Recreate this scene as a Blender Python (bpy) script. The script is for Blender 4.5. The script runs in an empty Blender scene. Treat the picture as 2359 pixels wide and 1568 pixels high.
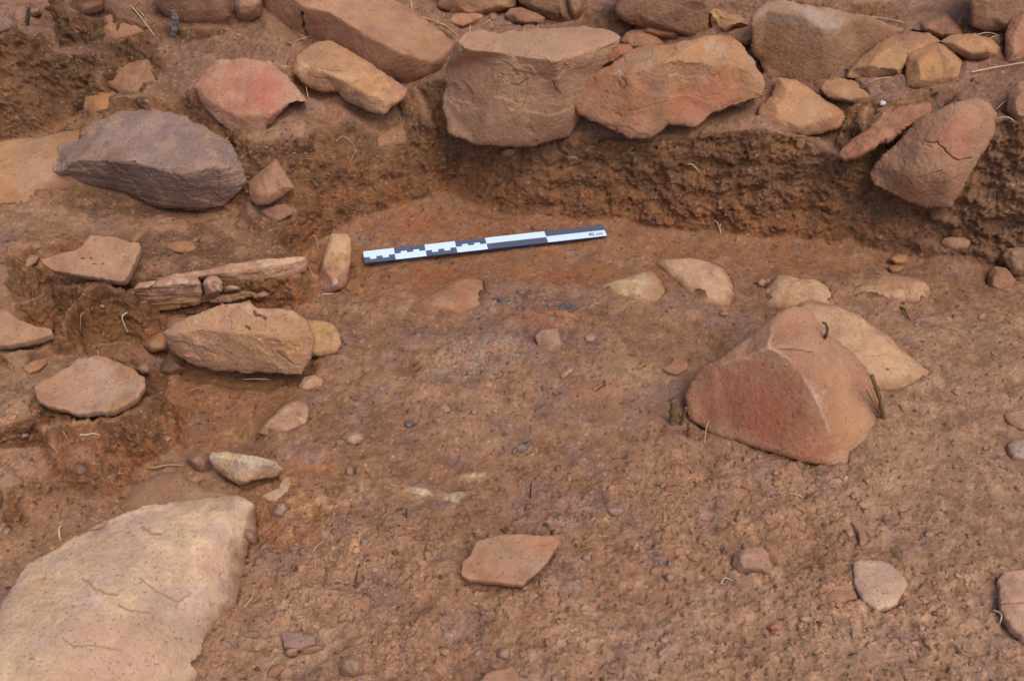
import bpy, bmesh, math, random
import numpy as np
from mathutils import Vector
from mathutils.geometry import delaunay_2d_cdt

# ------------------------------------------------------------------ camera, sky, sun, exposure
scene = bpy.context.scene
HF = math.radians(54); W, H = 2358., 1568.          # photo coordinates used below: 2358 x 1568
FOC = W / 2 / math.tan(HF / 2); PITCH = math.radians(44)
CAM = np.array([0, -1.30, 1.04])
FW = np.array([0, math.cos(PITCH), -math.sin(PITCH)]); UP = np.array([0, math.sin(PITCH), math.cos(PITCH)])
cd = bpy.data.cameras.new('camera'); cam = bpy.data.objects.new('camera', cd); scene.collection.objects.link(cam)
cd.sensor_width = 36; cd.lens = 18 / math.tan(HF / 2); cd.clip_start = 0.02; cd.clip_end = 200
cam.location = CAM; cam.rotation_euler = (math.pi / 2 - PITCH, 0, 0)
scene.camera = cam

SUN_EL, SUN_AZ = math.radians(62), math.radians(142)   # azimuth clockwise from +Y: soft light from the right, a little behind the camera
world = bpy.data.worlds.new("World"); scene.world = world; world.use_nodes = True
wn = world.node_tree; bg = wn.nodes['Background']
sky = wn.nodes.new('ShaderNodeTexSky'); sky.sky_type = 'NISHITA'; sky.sun_disc = False
sky.sun_elevation = SUN_EL; sky.sun_rotation = SUN_AZ; sky.dust_density = 3.5; sky.air_density = 0.6; sky.ozone_density = 1.0
wn.links.new(sky.outputs[0], bg.inputs[0]); bg.inputs[1].default_value = 0.15
sl = bpy.data.lights.new('sun', 'SUN'); sl.energy = 0.8; sl.angle = math.radians(36); sl.color = (1, .95, .87)
so = bpy.data.objects.new('sun', sl); scene.collection.objects.link(so)
sd = Vector((math.sin(SUN_AZ) * math.cos(SUN_EL), math.cos(SUN_AZ) * math.cos(SUN_EL), math.sin(SUN_EL)))
so.rotation_euler = sd.to_track_quat('Z', 'Y').to_euler(); so.location = (1, 1, 3)
scene.view_settings.view_transform = 'Standard'; scene.view_settings.look = 'None'
scene.view_settings.exposure = 0.5; scene.view_settings.gamma = 1

# ------------------------------------------------------------------ helpers
rnd = random.Random(7); nr = np.random.RandomState(11)
def raydir(px, py):
    px = np.asarray(px, float); py = np.asarray(py, float)
    return FW + np.array([1., 0, 0]) * ((px - W / 2) / FOC)[..., None] + UP * ((H / 2 - py) / FOC)[..., None]
def PZ(px, py, z):
    d = raydir(px, py); return CAM + d * ((z - CAM[2]) / d[2])
def PY(px, py, y):
    d = raydir(px, py); return CAM + d * ((y - CAM[1]) / d[1])
def proj(v):
    q = v - CAM; d = q @ FW
    return np.stack([W / 2 + FOC * q[..., 0] / d, H / 2 - FOC * (q @ UP) / d], -1), d
def lin(c, k=1.0):
    c = np.asarray(c, float) / 255.
    return np.where(c <= .04045, c / 12.92, ((c + .055) / 1.055) ** 2.4) * k
ALB = 0.86                                            # sRGB as seen -> base colour
def C(r, g, b):
    q = lin((r, g, b), ALB); l_ = q @ np.array([.3, .6, .1]); return q * .97 + l_ * .03
_g = nr.normal(size=(256, 3)); _g /= np.linalg.norm(_g, axis=1)[:, None]; _g = _g.astype(np.float32)
_p = nr.permutation(256); _p = np.concatenate([_p, _p, _p]).astype(np.int32)
def perlin(p, s=1.0, seed=0):
    p = (p * s).astype(np.float32) + np.float32(seed * 17.31 + .137)
    i = np.floor(p).astype(np.int32); f = p - i; i &= 255
    u = f * f * f * (f * (f * 6 - 15) + 10)
    out = 0
    for a in (0, 1):
        pa = _p[(i[:, 0] + a) & 255]
        wa = u[:, 0] if a else 1 - u[:, 0]
        for b in (0, 1):
            pb = _p[pa + ((i[:, 1] + b) & 255)]
            wb = u[:, 1] if b else 1 - u[:, 1]
            for c in (0, 1):
                g = _g[_p[pb + ((i[:, 2] + c) & 255)]]
                wc = u[:, 2] if c else 1 - u[:, 2]
                out = out + wa * wb * wc * (g[:, 0] * (f[:, 0] - a) + g[:, 1] * (f[:, 1] - b) + g[:, 2] * (f[:, 2] - c))
    return out * 1.6
def fbm(p, s, n=4, seed=0, g=.5):
    t = 0; a = 1
    for k in range(n):
        t = t + a * perlin(p, s, seed + k); s *= 2.03; a *= g
    return t
def worley(p, s, seed=0):
    p = (p * s).astype(np.float32) + np.float32(seed * 9.7); i0 = np.floor(p).astype(np.int32); f = p - i0; best = np.full(len(p), 9., np.float32); cell = np.zeros(len(p), np.int32)
    for a in (-1, 0, 1):
        for b in (-1, 0, 1):
            for c in (-1, 0, 1):
                h = _p[_p[_p[(i0[:, 0] + a) & 255] + ((i0[:, 1] + b) & 255)] + ((i0[:, 2] + c) & 255)]
                g = _g[h]; d = (a + .5 + .42 * g[:, 0] - f[:, 0]) ** 2 + (b + .5 + .42 * g[:, 1] - f[:, 1]) ** 2 + (c + .5 + .42 * g[:, 2] - f[:, 2]) ** 2
                m = d < best; best = np.where(m, d, best); cell = np.where(m, h, cell)
    return np.sqrt(best), cell
def sst(a, b, x):
    t = np.clip((x - a) / (b - a), 0, 1); return t * t * (3 - 2 * t)
def mix(a, b, t):
    t = np.asarray(t)[..., None] if np.ndim(t) else t
    return a * (1 - t) + b * t
def mesh_obj(name, verts, faces, mat, col=None, smooth=True, parent=None, quads=None):
    """verts (N,3) world; faces (M,k) int array; origin moved to the mesh's centre"""
    verts = np.asarray(verts, np.float64); faces = np.asarray(faces, np.int32)
    o0 = (verts.min(0) + verts.max(0)) / 2 if parent is None else np.zeros(3)
    me = bpy.data.meshes.new(name); k = faces.shape[1]
    me.vertices.add(len(verts)); me.vertices.foreach_set('co', (verts - o0).astype(np.float32).ravel())
    me.loops.add(faces.size); me.loops.foreach_set('vertex_index', faces.ravel())
    me.polygons.add(len(faces)); me.polygons.foreach_set('loop_start', np.arange(0, faces.size, k, dtype=np.int32))
    me.polygons.foreach_set('use_smooth', np.full(len(faces), smooth))
    me.update(calc_edges=True)
    if col is not None:
        a = me.attributes.new('Col', 'FLOAT_COLOR', 'POINT')
        cc = np.ones((len(verts), 4), np.float32); cc[:, :3] = np.clip(col, 0, 1); a.data.foreach_set('color', cc.ravel())
    me.materials.append(mat)
    o = bpy.data.objects.new(name, me); o.location = o0; scene.collection.objects.link(o)
    if parent: o.parent = parent
    return o
def tag(o, label=None, cat=None, group=None, kind=None):
    if label: o['label'] = label
    if cat: o['category'] = cat
    if group: o['group'] = group
    if kind: o['kind'] = kind
    return o

# ------------------------------------------------------------------ materials
def grain_mat(name, s1, s2, lo, hi, bump, rough=.92, spec=.2, bscale=500):
    m = bpy.data.materials.new(name); m.use_nodes = True; nt = m.node_tree; N = nt.nodes.new; L = nt.links.new
    b = nt.nodes['Principled BSDF']; b.inputs['Roughness'].default_value = rough; b.inputs['Specular IOR Level'].default_value = spec
    a = N('ShaderNodeAttribute'); a.attribute_name = 'Col'
    tc = N('ShaderNodeTexCoord')
    n1 = N('ShaderNodeTexNoise'); n1.inputs['Scale'].default_value = s1; n1.inputs['Detail'].default_value = 5; n1.inputs['Roughness'].default_value = .7
    n2 = N('ShaderNodeTexNoise'); n2.inputs['Scale'].default_value = s2; n2.inputs['Detail'].default_value = 3
    L(tc.outputs['Object'], n1.inputs['Vector']); L(tc.outputs['Object'], n2.inputs['Vector'])
    mr = N('ShaderNodeMapRange'); mr.inputs[1].default_value = .3; mr.inputs[2].default_value = .7; mr.inputs[3].default_value = lo; mr.inputs[4].default_value = hi
    L(n1.outputs[0], mr.inputs[0])
    mr2 = N('ShaderNodeMapRange'); mr2.inputs[1].default_value = .35; mr2.inputs[2].default_value = .65; mr2.inputs[3].default_value = .93; mr2.inputs[4].default_value = 1.07
    L(n2.outputs[0], mr2.inputs[0])
    mm = N('ShaderNodeMath'); mm.operation = 'MULTIPLY'; L(mr.outputs[0], mm.inputs[0]); L(mr2.outputs[0], mm.inputs[1])
    vm = N('ShaderNodeVectorMath'); vm.operation = 'SCALE'; L(a.outputs['Color'], vm.inputs[0]); L(mm.outputs[0], vm.inputs['Scale'])
    L(vm.outputs[0], b.inputs['Base Color'])
    n3 = N('ShaderNodeTexNoise'); n3.inputs['Scale'].default_value = bscale; n3.inputs['Detail'].default_value = 4; n3.inputs['Roughness'].default_value = .65
    L(tc.outputs['Object'], n3.inputs['Vector'])
    bp = N('ShaderNodeBump'); bp.inputs['Strength'].default_value = 1; bp.inputs['Distance'].default_value = bump
    L(n3.outputs[0], bp.inputs['Height']); L(bp.outputs[0], b.inputs['Normal'])
    return m
M_SOIL = grain_mat('soil', 300, 60, .76, 1.22, .0022, .98, .08, 650)
M_STONE = grain_mat('sandstone', 520, 30, .8, 1.17, .0009, .9, .2, 420)
M_SHERD = grain_mat('fired_clay', 400, 40, .86, 1.1, .0004, .88, .2, 600)
M_ROOT = grain_mat('dry_root', 300, 80, .8, 1.2, .0003, .85, .2, 600)
def flat_mat(name, col, rough=.5, spec=.4, var=.04):
    m = bpy.data.materials.new(name); m.use_nodes = True; nt = m.node_tree; N = nt.nodes.new; L = nt.links.new
    b = nt.nodes['Principled BSDF']; b.inputs['Roughness'].default_value = rough; b.inputs['Specular IOR Level'].default_value = spec
    n = N('ShaderNodeTexNoise'); n.inputs['Scale'].default_value = 60; n.inputs['Detail'].default_value = 6
    tc = N('ShaderNodeTexCoord'); L(tc.outputs['Object'], n.inputs['Vector'])
    r = N('ShaderNodeMapRange'); r.inputs[1].default_value = .35; r.inputs[2].default_value = .65; r.inputs[3].default_value = 1 - var; r.inputs[4].default_value = 1
    L(n.outputs[0], r.inputs[0])
    v = N('ShaderNodeVectorMath'); v.operation = 'SCALE'; v.inputs[0].default_value = col; L(r.outputs[0], v.inputs['Scale']); L(v.outputs[0], b.inputs['Base Color'])
    return m

# ------------------------------------------------------------------ base terrain (control points -> raster)
pts = []; edges = []
def line(lst, con=True):
    a = len(pts)
    for p in lst: pts.append(np.asarray(p, float))
    if con: edges.extend([(a + k, a + k + 1) for k in range(len(lst) - 1)])
def Z(l): return [PZ(*q) for q in l]
# foot of the section on the right and in the middle
foot = Z([(1050, 432, .02), (1100, 462, .012), (1200, 497, .003), (1400, 502, 0), (1500, 522, 0), (1700, 542, 0), (1900, 552, 0), (2000, 566, 0), (2150, 592, 0), (2300, 616, 0), (2400, 632, 0), (2800, 700, 0)])
line(foot)
fx = np.array([q[0] for q in foot]); fy = np.array([q[1] for q in foot])
def FY(x): return np.interp(x, fx, fy)
crest_px = [(1035, 330, 0.030), (1120, 335, 0.030), (1210, 340, 0.030), (1310, 310, 0.033), (1480, 325, 0.036), (1600, 312, 0.038), (1740, 300, 0.040), (1850, 325, 0.040), (1940, 372, 0.036), (2010, 400, 0.036), (2100, 370, 0.038), (2200, 310, 0.043), (2260, 285, 0.043), (2358, 275, 0.048), (2440, 270, 0.048), (2800, 260, 0.058)]
cr = []
for (a, b, dd) in crest_px:
    y = .1
    for _ in range(6): y = FY(PY(a, b, y)[0]) + dd
    cr.append(PY(a, b, y))
line(cr)
# section left of the inner corner
line(Z([(700, 590, 0), (735, 555, .002), (800, 520, .004), (880, 490, .008), (960, 462, .014), (1050, 432, .02)]))
line(Z([(590, 330, .145), (680, 320, .14), (760, 285, .135), (850, 275, .13), (940, 270, .128), (1000, 290, .128)]))
line(Z([(700, 400, .085), (800, 400, .075), (900, 390, .07), (980, 380, .065)]), False)
# top plateau
line(Z([(700, 180, .165), (840, 190, .162), (960, 200, .162), (1100, 150, .2), (1300, 120, .21), (1500, 110, .195), (1730, 190, .19), (1850, 230, .18), (2000, 230, .205), (2200, 200, .225), (2358, 200, .245), (1990, 300, .185), (1179, 30, .225), (1600, 0, .25), (2100, 0, .28), (2500, 0, .31), (700, 0, .24), (560, 60, .225), (440, 100, .205), (450, 200, .175), (1900, 100, .22), (2800, 100, .3)]), False)
# upper left: hollow behind the pale slab
line(Z([(0, 40, .26), (150, 30, .255), (330, 60, .23), (-300, 40, .26)]))
line(Z([(-300, 120, .22), (0, 115, .215), (120, 120, .2), (240, 130, .195), (380, 160, .185)]), False)
line(Z([(-300, 200, .15), (0, 200, .145), (120, 210, .14), (220, 225, .15), (340, 215, .17)]), False)
line(Z([(-300, 330, .085), (0, 325, .085), (120, 310, .09), (200, 270, .1), (300, 250, .125), (400, 240, .155)]), False)
# terrace on the left
line(Z([(-300, 470, .08), (0, 470, .082), (60, 480, .078), (150, 470, .065), (330, 470, .04), (450, 300, .12), (520, 480, .045), (600, 430, .085), (660, 450, .075), (690, 490, .05), (640, 570, .028), (560, 585, .035), (-300, 700, .08), (0, 600, .085), (60, 560, .082), (30, 700, .08), (350, 520, .05), (420, 570, .045), (540, 540, .036), (350, 600, .05)]), False)
line(Z([(-300, 790, .07), (-20, 800, .072), (60, 795, .07), (125, 768, .07), (140, 720, .07), (110, 660, .075), (130, 640, .078), (200, 652, .076), (275, 655, .07), (305, 600, .065), (300, 640, .055), (380, 640, .04), (480, 640, .05), (600, 640, .05), (690, 640, .03), (725, 640, .01)]))
line(Z([(150, 780, .008), (155, 735, .006), (135, 690, .02), (200, 700, .006), (280, 712, 0), (380, 715, -.008), (500, 722, -.012), (620, 715, -.01), (720, 700, -.004)]))
line(Z([(130, 815, .012), (60, 818, .05), (-20, 825, .055), (-300, 830, .06)]), False)
line(Z([(200, 800, -.003), (300, 790, -.012), (340, 850, -.018), (380, 800, -.015), (450, 720, -.014)]), False)
# disc sherd shelf
line(Z([(-300, 1000, .055), (0, 985, .055), (60, 978, .052), (130, 965, .052), (200, 950, .05), (280, 935, .048), (330, 895, .045), (335, 860, .04), (290, 830, .035), (200, 820, .03), (120, 825, .045)]))
line(Z([(-300, 1060, .03), (0, 1030, .03), (80, 1020, .018), (200, 1005, .0), (300, 985, -.005), (360, 940, -.01), (372, 880, -.015), (350, 840, -.018)]))
line(Z([(200, 890, .055), (60, 880, .06), (-300, 900, .062), (150, 850, .055)]), False)
line(Z([(100, 1100, .006), (0, 1120, .02), (-300, 1150, .03), (180, 1190, -.025), (280, 1150, -.028), (60, 1200, -.01), (0, 1260, .005), (-200, 1400, .03), (120, 1150, -.012), (330, 1080, -.018), (420, 1030, -.014), (450, 950, -.022), (550, 1000, -.02), (560, 890, -.02), (640, 890, -.014), (430, 880, -.02), (620, 1040, -.004), (660, 960, -.002), (720, 860, 0), (700, 1020, .004), (760, 760, .0), (560, 1100, -.004), (640, 1110, 0), (430, 1090, -.012)]), False)
line(Z([(800, 640, .0), (900, 700, .006), (1200, 660, .012), (1200, 760, .017), (1500, 750, .017), (1300, 900, .015), (1700, 660, .006), (2000, 640, .006), (2200, 680, .01), (1700, 1100, .016), (1000, 1000, .008), (1050, 1100, .002), (1000, 1200, .012), (1500, 1400, .018), (800, 1130, 0), (850, 1080, .006), (700, 1250, .004), (650, 1450, .005), (620, 1300, -.004), (2100, 800, .02), (2330, 900, .03), (2330, 1300, .03), (2000, 1500, .03), (1400, 580, 0), (1200, 580, 0), (1000, 600, 0), (900, 560, 0), (1600, 600, 0), (0, 1700, 0), (-300, 1500, .03), (2500, 1700, .035), (1179, 1800, .02), (2800, 1200, .04), (2800, 850, .03), (600, 1800, .0), (1450, 1010, .004), (1330, 1020, .008), (1850, 1130, .012)]), False)
for (x, y, z) in [(-4.5, -5, .05), (0, -5, .03), (4.5, -5, .05), (4.5, -1, .06), (4.5, .5, .5), (-4.5, -1, .1), (-4.5, .5, .45), (-1.5, -1, .06), (1.5, -1, .05), (-1.6, .5, .3), (1.8, .5, .34), (0, .8, .30), (-1, .9, .33), (1, .9, .36), (-4.5, 8, .9), (0, 8, .9), (4.5, 8, .9), (0, 2, .45)]:
    pts.append(np.array([x, y, z]))
P3 = np.array(pts)
vv, ee, ff, ov, oe, of = delaunay_2d_cdt([Vector(q[:2]) for q in P3], edges, [], 0, 1e-6)
TV = []
for k, v in enumerate(vv):
    if ov[k]: z = P3[ov[k][0], 2]
    else: z = P3[np.argsort(((P3[:, :2] - np.array(v)) ** 2).sum(1))[:3], 2].mean()
    TV.append((v[0], v[1], z))
TV = np.array(TV)
RX0, RX1, RY0, RY1, RS = -1.5, 1.5, -1.2, 1.1, .003
gx = np.arange(RX0, RX1 + RS, RS); gy = np.arange(RY0, RY1 + RS, RS)
R = np.full((len(gy), len(gx)), .05)
for f_ in ff:
    a, b, c = TV[list(f_[:3])]
    i0, i1 = np.searchsorted(gx, [min(a[0], b[0], c[0]) - RS, max(a[0], b[0], c[0]) + RS])
    j0, j1 = np.searchsorted(gy, [min(a[1], b[1], c[1]) - RS, max(a[1], b[1], c[1]) + RS])
    if i1 <= i0 or j1 <= j0: continue
    X, Y = np.meshgrid(gx[i0:i1], gy[j0:j1])
    dt = (b[0] - a[0]) * (c[1] - a[1]) - (c[0] - a[0]) * (b[1] - a[1])
    if abs(dt) < 1e-12: continue
    u = ((X - a[0]) * (c[1] - a[1]) - (c[0] - a[0]) * (Y - a[1])) / dt
    v = ((b[0] - a[0]) * (Y - a[1]) - (X - a[0]) * (b[1] - a[1])) / dt
    m = (u >= -1e-6) & (v >= -1e-6) & (u + v <= 1 + 1e-6)
    R[j0:j1, i0:i1][m] = (a[2] + u * (b[2] - a[2]) + v * (c[2] - a[2]))[m]
def blur(A, n, it=2):
    k = 2 * n + 1
    for _ in range(it):
        for ax in (0, 1):
            pad = [(0, 0), (0, 0)]; pad[ax] = (n + 1, n)
            cs = np.cumsum(np.pad(A, pad, mode='edge'), axis=ax)
            A = (np.take(cs, np.arange(k, cs.shape[ax]), axis=ax) - np.take(cs, np.arange(0, cs.shape[ax] - k), axis=ax)) / k
    return A
R = blur(R, 1, 3)
Rq = blur(R, 4, 3); wq = np.clip((.07 - Rq) / .04, 0, 1) * (gx[None, :] > -.3); R = R * (1 - .7 * wq) + Rq * .7 * wq
def samp(A, x, y):
    fx_ = np.clip((x - RX0) / RS, 0, len(gx) - 1.001); fy_ = np.clip((y - RY0) / RS, 0, len(gy) - 1.001)
    i = fx_.astype(int); j = fy_.astype(int); u = fx_ - i; v = fy_ - j
    return (A[j, i] * (1 - u) + A[j, i + 1] * u) * (1 - v) + (A[j + 1, i] * (1 - u) + A[j + 1, i + 1] * u) * v
def G(px, py, lift=0.):
    """point where the view of photo point (px, py) meets the bare terrain"""
    d = raydir(px, py); t = np.linspace(.7, 3.2, 2500); q = CAM + d * t[:, None]
    below = np.nonzero(q[:, 2] <= samp(R, q[:, 0], q[:, 1]) + lift)[0]
    return q[below[0]] if len(below) else q[-1]

# ------------------------------------------------------------------ stones
_ico = {}
def ico(n):
    if n not in _ico:
        bm = bmesh.new(); bmesh.ops.create_icosphere(bm, subdivisions=n, radius=1)
        _ico[n] = (np.array([v.co[:] for v in bm.verts]), np.array([[v.index for v in f.verts] for f in bm.faces])); bm.free()
    return _ico[n]
def spec(l, zb, zt):
    zb = zb or 0; zt = zt or 0
    l = list(l); ys = [q[1] for q in l]; y0, y1 = max(ys), min(ys); out = []
    for q in l:
        if len(q) == 2: out.append(PZ(q[0], q[1], zb + (zt - zb) * (y0 - q[1]) / max(1e-6, y0 - y1)))
        elif len(q) == 3: out.append(PZ(*q))
        else: out.append(PY(q[0], q[1], q[3]))
    return np.array(out)
STONES = []
SOILC = C(140, 100, 74); DUST = C(172, 134, 106)
def colour(v, disp_n, A, B, Cc, edge, dirt, zmin, sd, patches, nsc, dirtcol, dust=1.):
    n1 = fbm(v, nsc, 4, sd + 3); n2 = fbm(v, nsc * 2.2, 4, sd + 9)
    col = mix(A[None], B[None], sst(-.35, .4, n1))
    if Cc is not None: col = mix(col, Cc[None], .85 * sst(.08, .42, n2))
    col = col * (1 + .15 * fbm(v, 70, 4, sd + 20, .7))[:, None]
    col = mix(col, col * np.array([1.10, 1.12, 1.15]), edge)
    col = mix(col, DUST[None], np.clip(.26 + .3 * n2 + .2 * fbm(v, 35, 4, sd + 61), 0, .6) * dust)
    for (c3, r, pc, s) in patches:
        d = np.linalg.norm(v - c3, axis=1) / r
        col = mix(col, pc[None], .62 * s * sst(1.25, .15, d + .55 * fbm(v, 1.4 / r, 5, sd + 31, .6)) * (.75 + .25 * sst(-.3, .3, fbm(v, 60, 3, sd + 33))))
    if dirt > 0:
        h = (v[:, 2] - zmin) / dirt + .55 * fbm(v, 40, 4, sd + 50)
        col = mix(col, dirtcol[None] * (1 + .12 * n2)[:, None], .8 * sst(1.1, .15, h))
    sp = perlin(v, 260, sd + 5)
    col = col * (1 - .35 * sst(.42, .62, sp))[:, None]
    return col
def pick(v, px, py):
    q, d = proj(v); m = ((q[:, 0] - px) ** 2 + (q[:, 1] - py) ** 2)
    near = m < max(m.min() * 2 + 20, 60)
    return v[np.nonzero(near)[0][np.argmin(d[near])]]
def finish(v, faces, nrm, o_px, name, label, cat, A, B, Cc, edge, dirt, patches, cracks, sd, nsc, bank, mat, group, dirtcol=None, zlow=None, dust=1., soilm=None):
    zmin = v[:, 2].min() if zlow is None else zlow
    col = colour(v, None, A, B, Cc, edge, dirt, zmin, sd, [(pick(v, a, b), r, C(*pc), s) for (a, b, r, pc, s) in patches], nsc, SOILC if dirtcol is None else dirtcol, dust)
    if group and 'rubble' in group: col = mix(col, DUST[None] * (col.mean() / DUST.mean()) ** .6, .22)
    if soilm is not None: col = mix(col, SOILC[None] * (1 + .15 * fbm(v, 60, 4, sd + 81))[:, None], np.clip(soilm + .5 * fbm(v, 45, 4, sd + 80) * (soilm > .02), 0, 1) * .9)
    v = v.copy()
    for cdef in cracks:
        pl, w, dep = cdef[0], cdef[1] * .6, cdef[2] * .6; cc = cdef[3] if len(cdef) > 3 else C(70, 48, 34)
        q = []
        for k in range(len(pl) - 1):
            n = max(2, int(math.dist(pl[k], pl[k + 1]) / 9))
            for t in range(n + (k == len(pl) - 2)):
                u = t / n; jt = 0 if dep == 0 else 1.3
                q.append(pick(v, pl[k][0] * (1 - u) + pl[k + 1][0] * u + rnd.uniform(-jt, jt), pl[k][1] * (1 - u) + pl[k + 1][1] * u + rnd.uniform(-jt, jt)))
        q = np.array(q); m_ = np.nonzero(np.all((v > q.min(0) - .03) & (v < q.max(0) + .03), axis=1))[0]
        dmin = np.full(len(v), 9.); dmin[m_] = seg_dist(v[m_], q[:-1], q[1:])
        dmin = dmin + w * .35 * perlin(v, 60, sd)
        t = sst(w, w * .25, dmin)
        v -= nrm * (t * dep)[:, None]; col = mix(col, cc[None], .8 * t if dep > 0 else .5 * t * sst(-.5, .4, fbm(v, 45, 4, sd + 71)))
    o = mesh_obj(name, v, faces, mat, col); tag(o, label, cat, group)
    STONES.append((v, bank)); return o
def seg_dist(q, A_, B_):
    """distance of points q (N,k) to segments A_-B_ (M,k): min over M"""
    out = np.full(len(q), 1e9)
    for a, b in zip(A_, B_):
        ab = b - a; t = np.clip(((q - a) @ ab) / max(ab @ ab, 1e-12), 0, 1)
        out = np.minimum(out, np.linalg.norm(q - a - t[:, None] * ab, axis=1))
    return out
def stone(name, label, out, zb=0, zt=0, ridge=(), bulge=.015, depth=.07, p=12, sub=5, amp=.003, nsc=14, rough=1., strata=0., chip=0., A=(190, 140, 100), B=(170, 120, 84), Cc=None, dirt=.02,
          patches=(), cracks=(), bank=True, cat='stone', group=None, seed=None, edgew=1., dirtcol=None, back=.8, mat=None, cuts=7, rl=(), rnd_px=None, soft=None, dust=1., rimsoil=0.):
    """a solid whose seen side runs through the outline and ridge points and whose rim recedes to a rounded back"""
    sd = len(STONES) * 7 + 1 if seed is None else seed
    if bank and len(out[0]) == 2 and not len(ridge):      # stand it on the terrain
        yb = max(q[1] for q in out); xb = np.mean([q[0] for q in out if q[1] > yb - 12]); gz = G(min(max(xb, 10), W - 10), min(max(yb, 10), H - 10))[2] - .004
        zt += gz - zb; zb = gz
    O2 = np.array([q[:2] for q in out], float); F = spec(out, zb, zt)
    ar = .5 * np.sum(O2[:, 0] * np.roll(O2[:, 1], -1) - np.roll(O2[:, 0], -1) * O2[:, 1])
    if ar < 0: O2 = O2[::-1]; F = F[::-1]
    size = math.sqrt(abs(ar)); cen2 = O2.mean(0)
    if len(ridge): Rg = spec(ridge, zb, zt); R2 = np.array([q[:2] for q in ridge], float)
    else:
        R2 = cen2 + (O2 - cen2) * .55 + np.random.RandomState(sd).normal(size=O2.shape) * size * .03
        c3 = F.mean(0); Rg = c3 + (F - c3) * .55; dr = Rg - CAM; dr /= np.linalg.norm(dr, axis=1)[:, None]; Rg = Rg - dr * bulge * np.random.RandomState(sd).uniform(.7, 1.2, (len(dr), 1))
    n = len(O2); rp = max(2.5, min(9, size * .045)) if rnd_px is None else rnd_px
    P2 = np.concatenate([O2, R2]); inv = np.concatenate([1 / ((F - CAM) @ FW), 1 / ((Rg - CAM) @ FW)])
    ed = [(k, (k + 1) % n) for k in range(n)]
    for ch in rl:
        ix = [int(np.argmin(((P2 - np.array(c)) ** 2).sum(1))) for c in ch]; ed += [(a, b) for a, b in zip(ix[:-1], ix[1:]) if a != b]
    vv, ee, ff, ov, oe, of = delaunay_2d_cdt([Vector(q) for q in P2], ed, [], 0, 1e-4)
    TI = np.array([inv[o[0]] if len(o) else np.nan for o in ov]); TP = np.array([q[:] for q in vv])
    for k in np.nonzero(np.isnan(TI))[0]: TI[k] = inv[np.argmin(((P2 - TP[k]) ** 2).sum(1))]
    st = max(1.6, size / 210 * (1.0 if size > 300 else .8)); st = min(st, 2.1)
    x0, y0 = O2.min(0) - 6; x1, y1 = O2.max(0) + 6
    cx = np.arange(x0, x1 + st, st); cy = np.arange(y0, y1 + st, st); D = np.zeros((len(cy), len(cx))); Mk = np.zeros_like(D)
    for f_ in ff:
        a, b, c = TP[list(f_[:3])]; ia, ib, ic = TI[list(f_[:3])]
        i0, i1 = np.searchsorted(cx, [min(a[0], b[0], c[0]) - st, max(a[0], b[0], c[0]) + st]); j0, j1 = np.searchsorted(cy, [min(a[1], b[1], c[1]) - st, max(a[1], b[1], c[1]) + st])
        dt = (b[0] - a[0]) * (c[1] - a[1]) - (c[0] - a[0]) * (b[1] - a[1])
        if i1 <= i0 or j1 <= j0 or abs(dt) < 1e-9: continue
        X, Y = np.meshgrid(cx[i0:i1], cy[j0:j1])
        u = ((X - a[0]) * (c[1] - a[1]) - (c[0] - a[0]) * (Y - a[1])) / dt; w = ((b[0] - a[0]) * (Y - a[1]) - (X - a[0]) * (b[1] - a[1])) / dt
        m = (u >= -1e-6) & (w >= -1e-6) & (u + w <= 1 + 1e-6)
        D[j0:j1, i0:i1][m] = (ia + u * (ib - ia) + w * (ic - ia))[m]; Mk[j0:j1, i0:i1][m] = 1
    Dn, Mn = D * Mk, Mk.copy()
    for _ in range(5):                                    # spread outwards
        b1, b2 = blur(Dn, 2, 1), blur(Mn, 2, 1); g = (Mn == 0) & (b2 > 1e-6); Dn = np.where(g, b1 / np.maximum(b2, 1e-9), Dn); Mn = np.where(g, 1, Mn)
    sf = max(1, int(round((size * .018 if soft is None else soft) / st))); Dn = np.where(Mn > 0, Dn, Dn[Mn > 0].mean()); Df = blur(Dn, sf, 2)
    # dense outline
    L = []
    for k in range(n):
        a, b = O2[k], O2[(k + 1) % n]; m_ = max(1, int(np.linalg.norm(b - a) / (st * 1.1)))
        for t in range(m_): L.append(a + (b - a) * t / m_)
    L = np.array(L)
    for _ in range(int(max(2, rp / st * 1.4))): L = (np.roll(L, 1, 0) + 2 * L + np.roll(L, -1, 0)) / 4
    tg = np.roll(L, -1, 0) - np.roll(L, 1, 0); on = np.stack([tg[:, 1], -tg[:, 0]], 1); on /= np.linalg.norm(on, axis=1)[:, None] + 1e-9
    l3 = np.c_[L / 40., np.full(len(L), sd * .7)]
    jw = min(3.2, size * .016)
    L = L + on * (jw * fbm(l3, 1.3, 3, sd) + min(1., jw * .5) * perlin(l3, 7, sd))[:, None]
    X, Y = np.meshgrid(np.arange(x0, x1, st), np.arange(y0, y1, st * .87)); X = X + (np.arange(X.shape[0]) % 2)[:, None] * st * .5
    q = np.stack([X.ravel(), Y.ravel()], 1) + nr.uniform(-.18, .18, (X.size, 2)) * st
    ins = np.zeros(len(q), bool); Ln = np.roll(L, -1, 0)
    for a, b in zip(L, Ln):                               # even-odd test
        if a[1] == b[1]: continue
        m = ((a[1] > q[:, 1]) != (b[1] > q[:, 1])); xx = (b[0] - a[0]) * (q[:, 1] - a[1]) / (b[1] - a[1]) + a[0]; ins ^= m & (q[:, 0] < xx)
    q = q[ins]; dd = np.full(len(q), 1e9)
    for k in range(0, len(L), 1): dd = np.minimum(dd, (q[:, 0] - L[k, 0]) ** 2 + (q[:, 1] - L[k, 1]) ** 2)
    dd = np.sqrt(dd); q, dd = q[dd > st * .7], dd[dd > st * .7]
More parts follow.
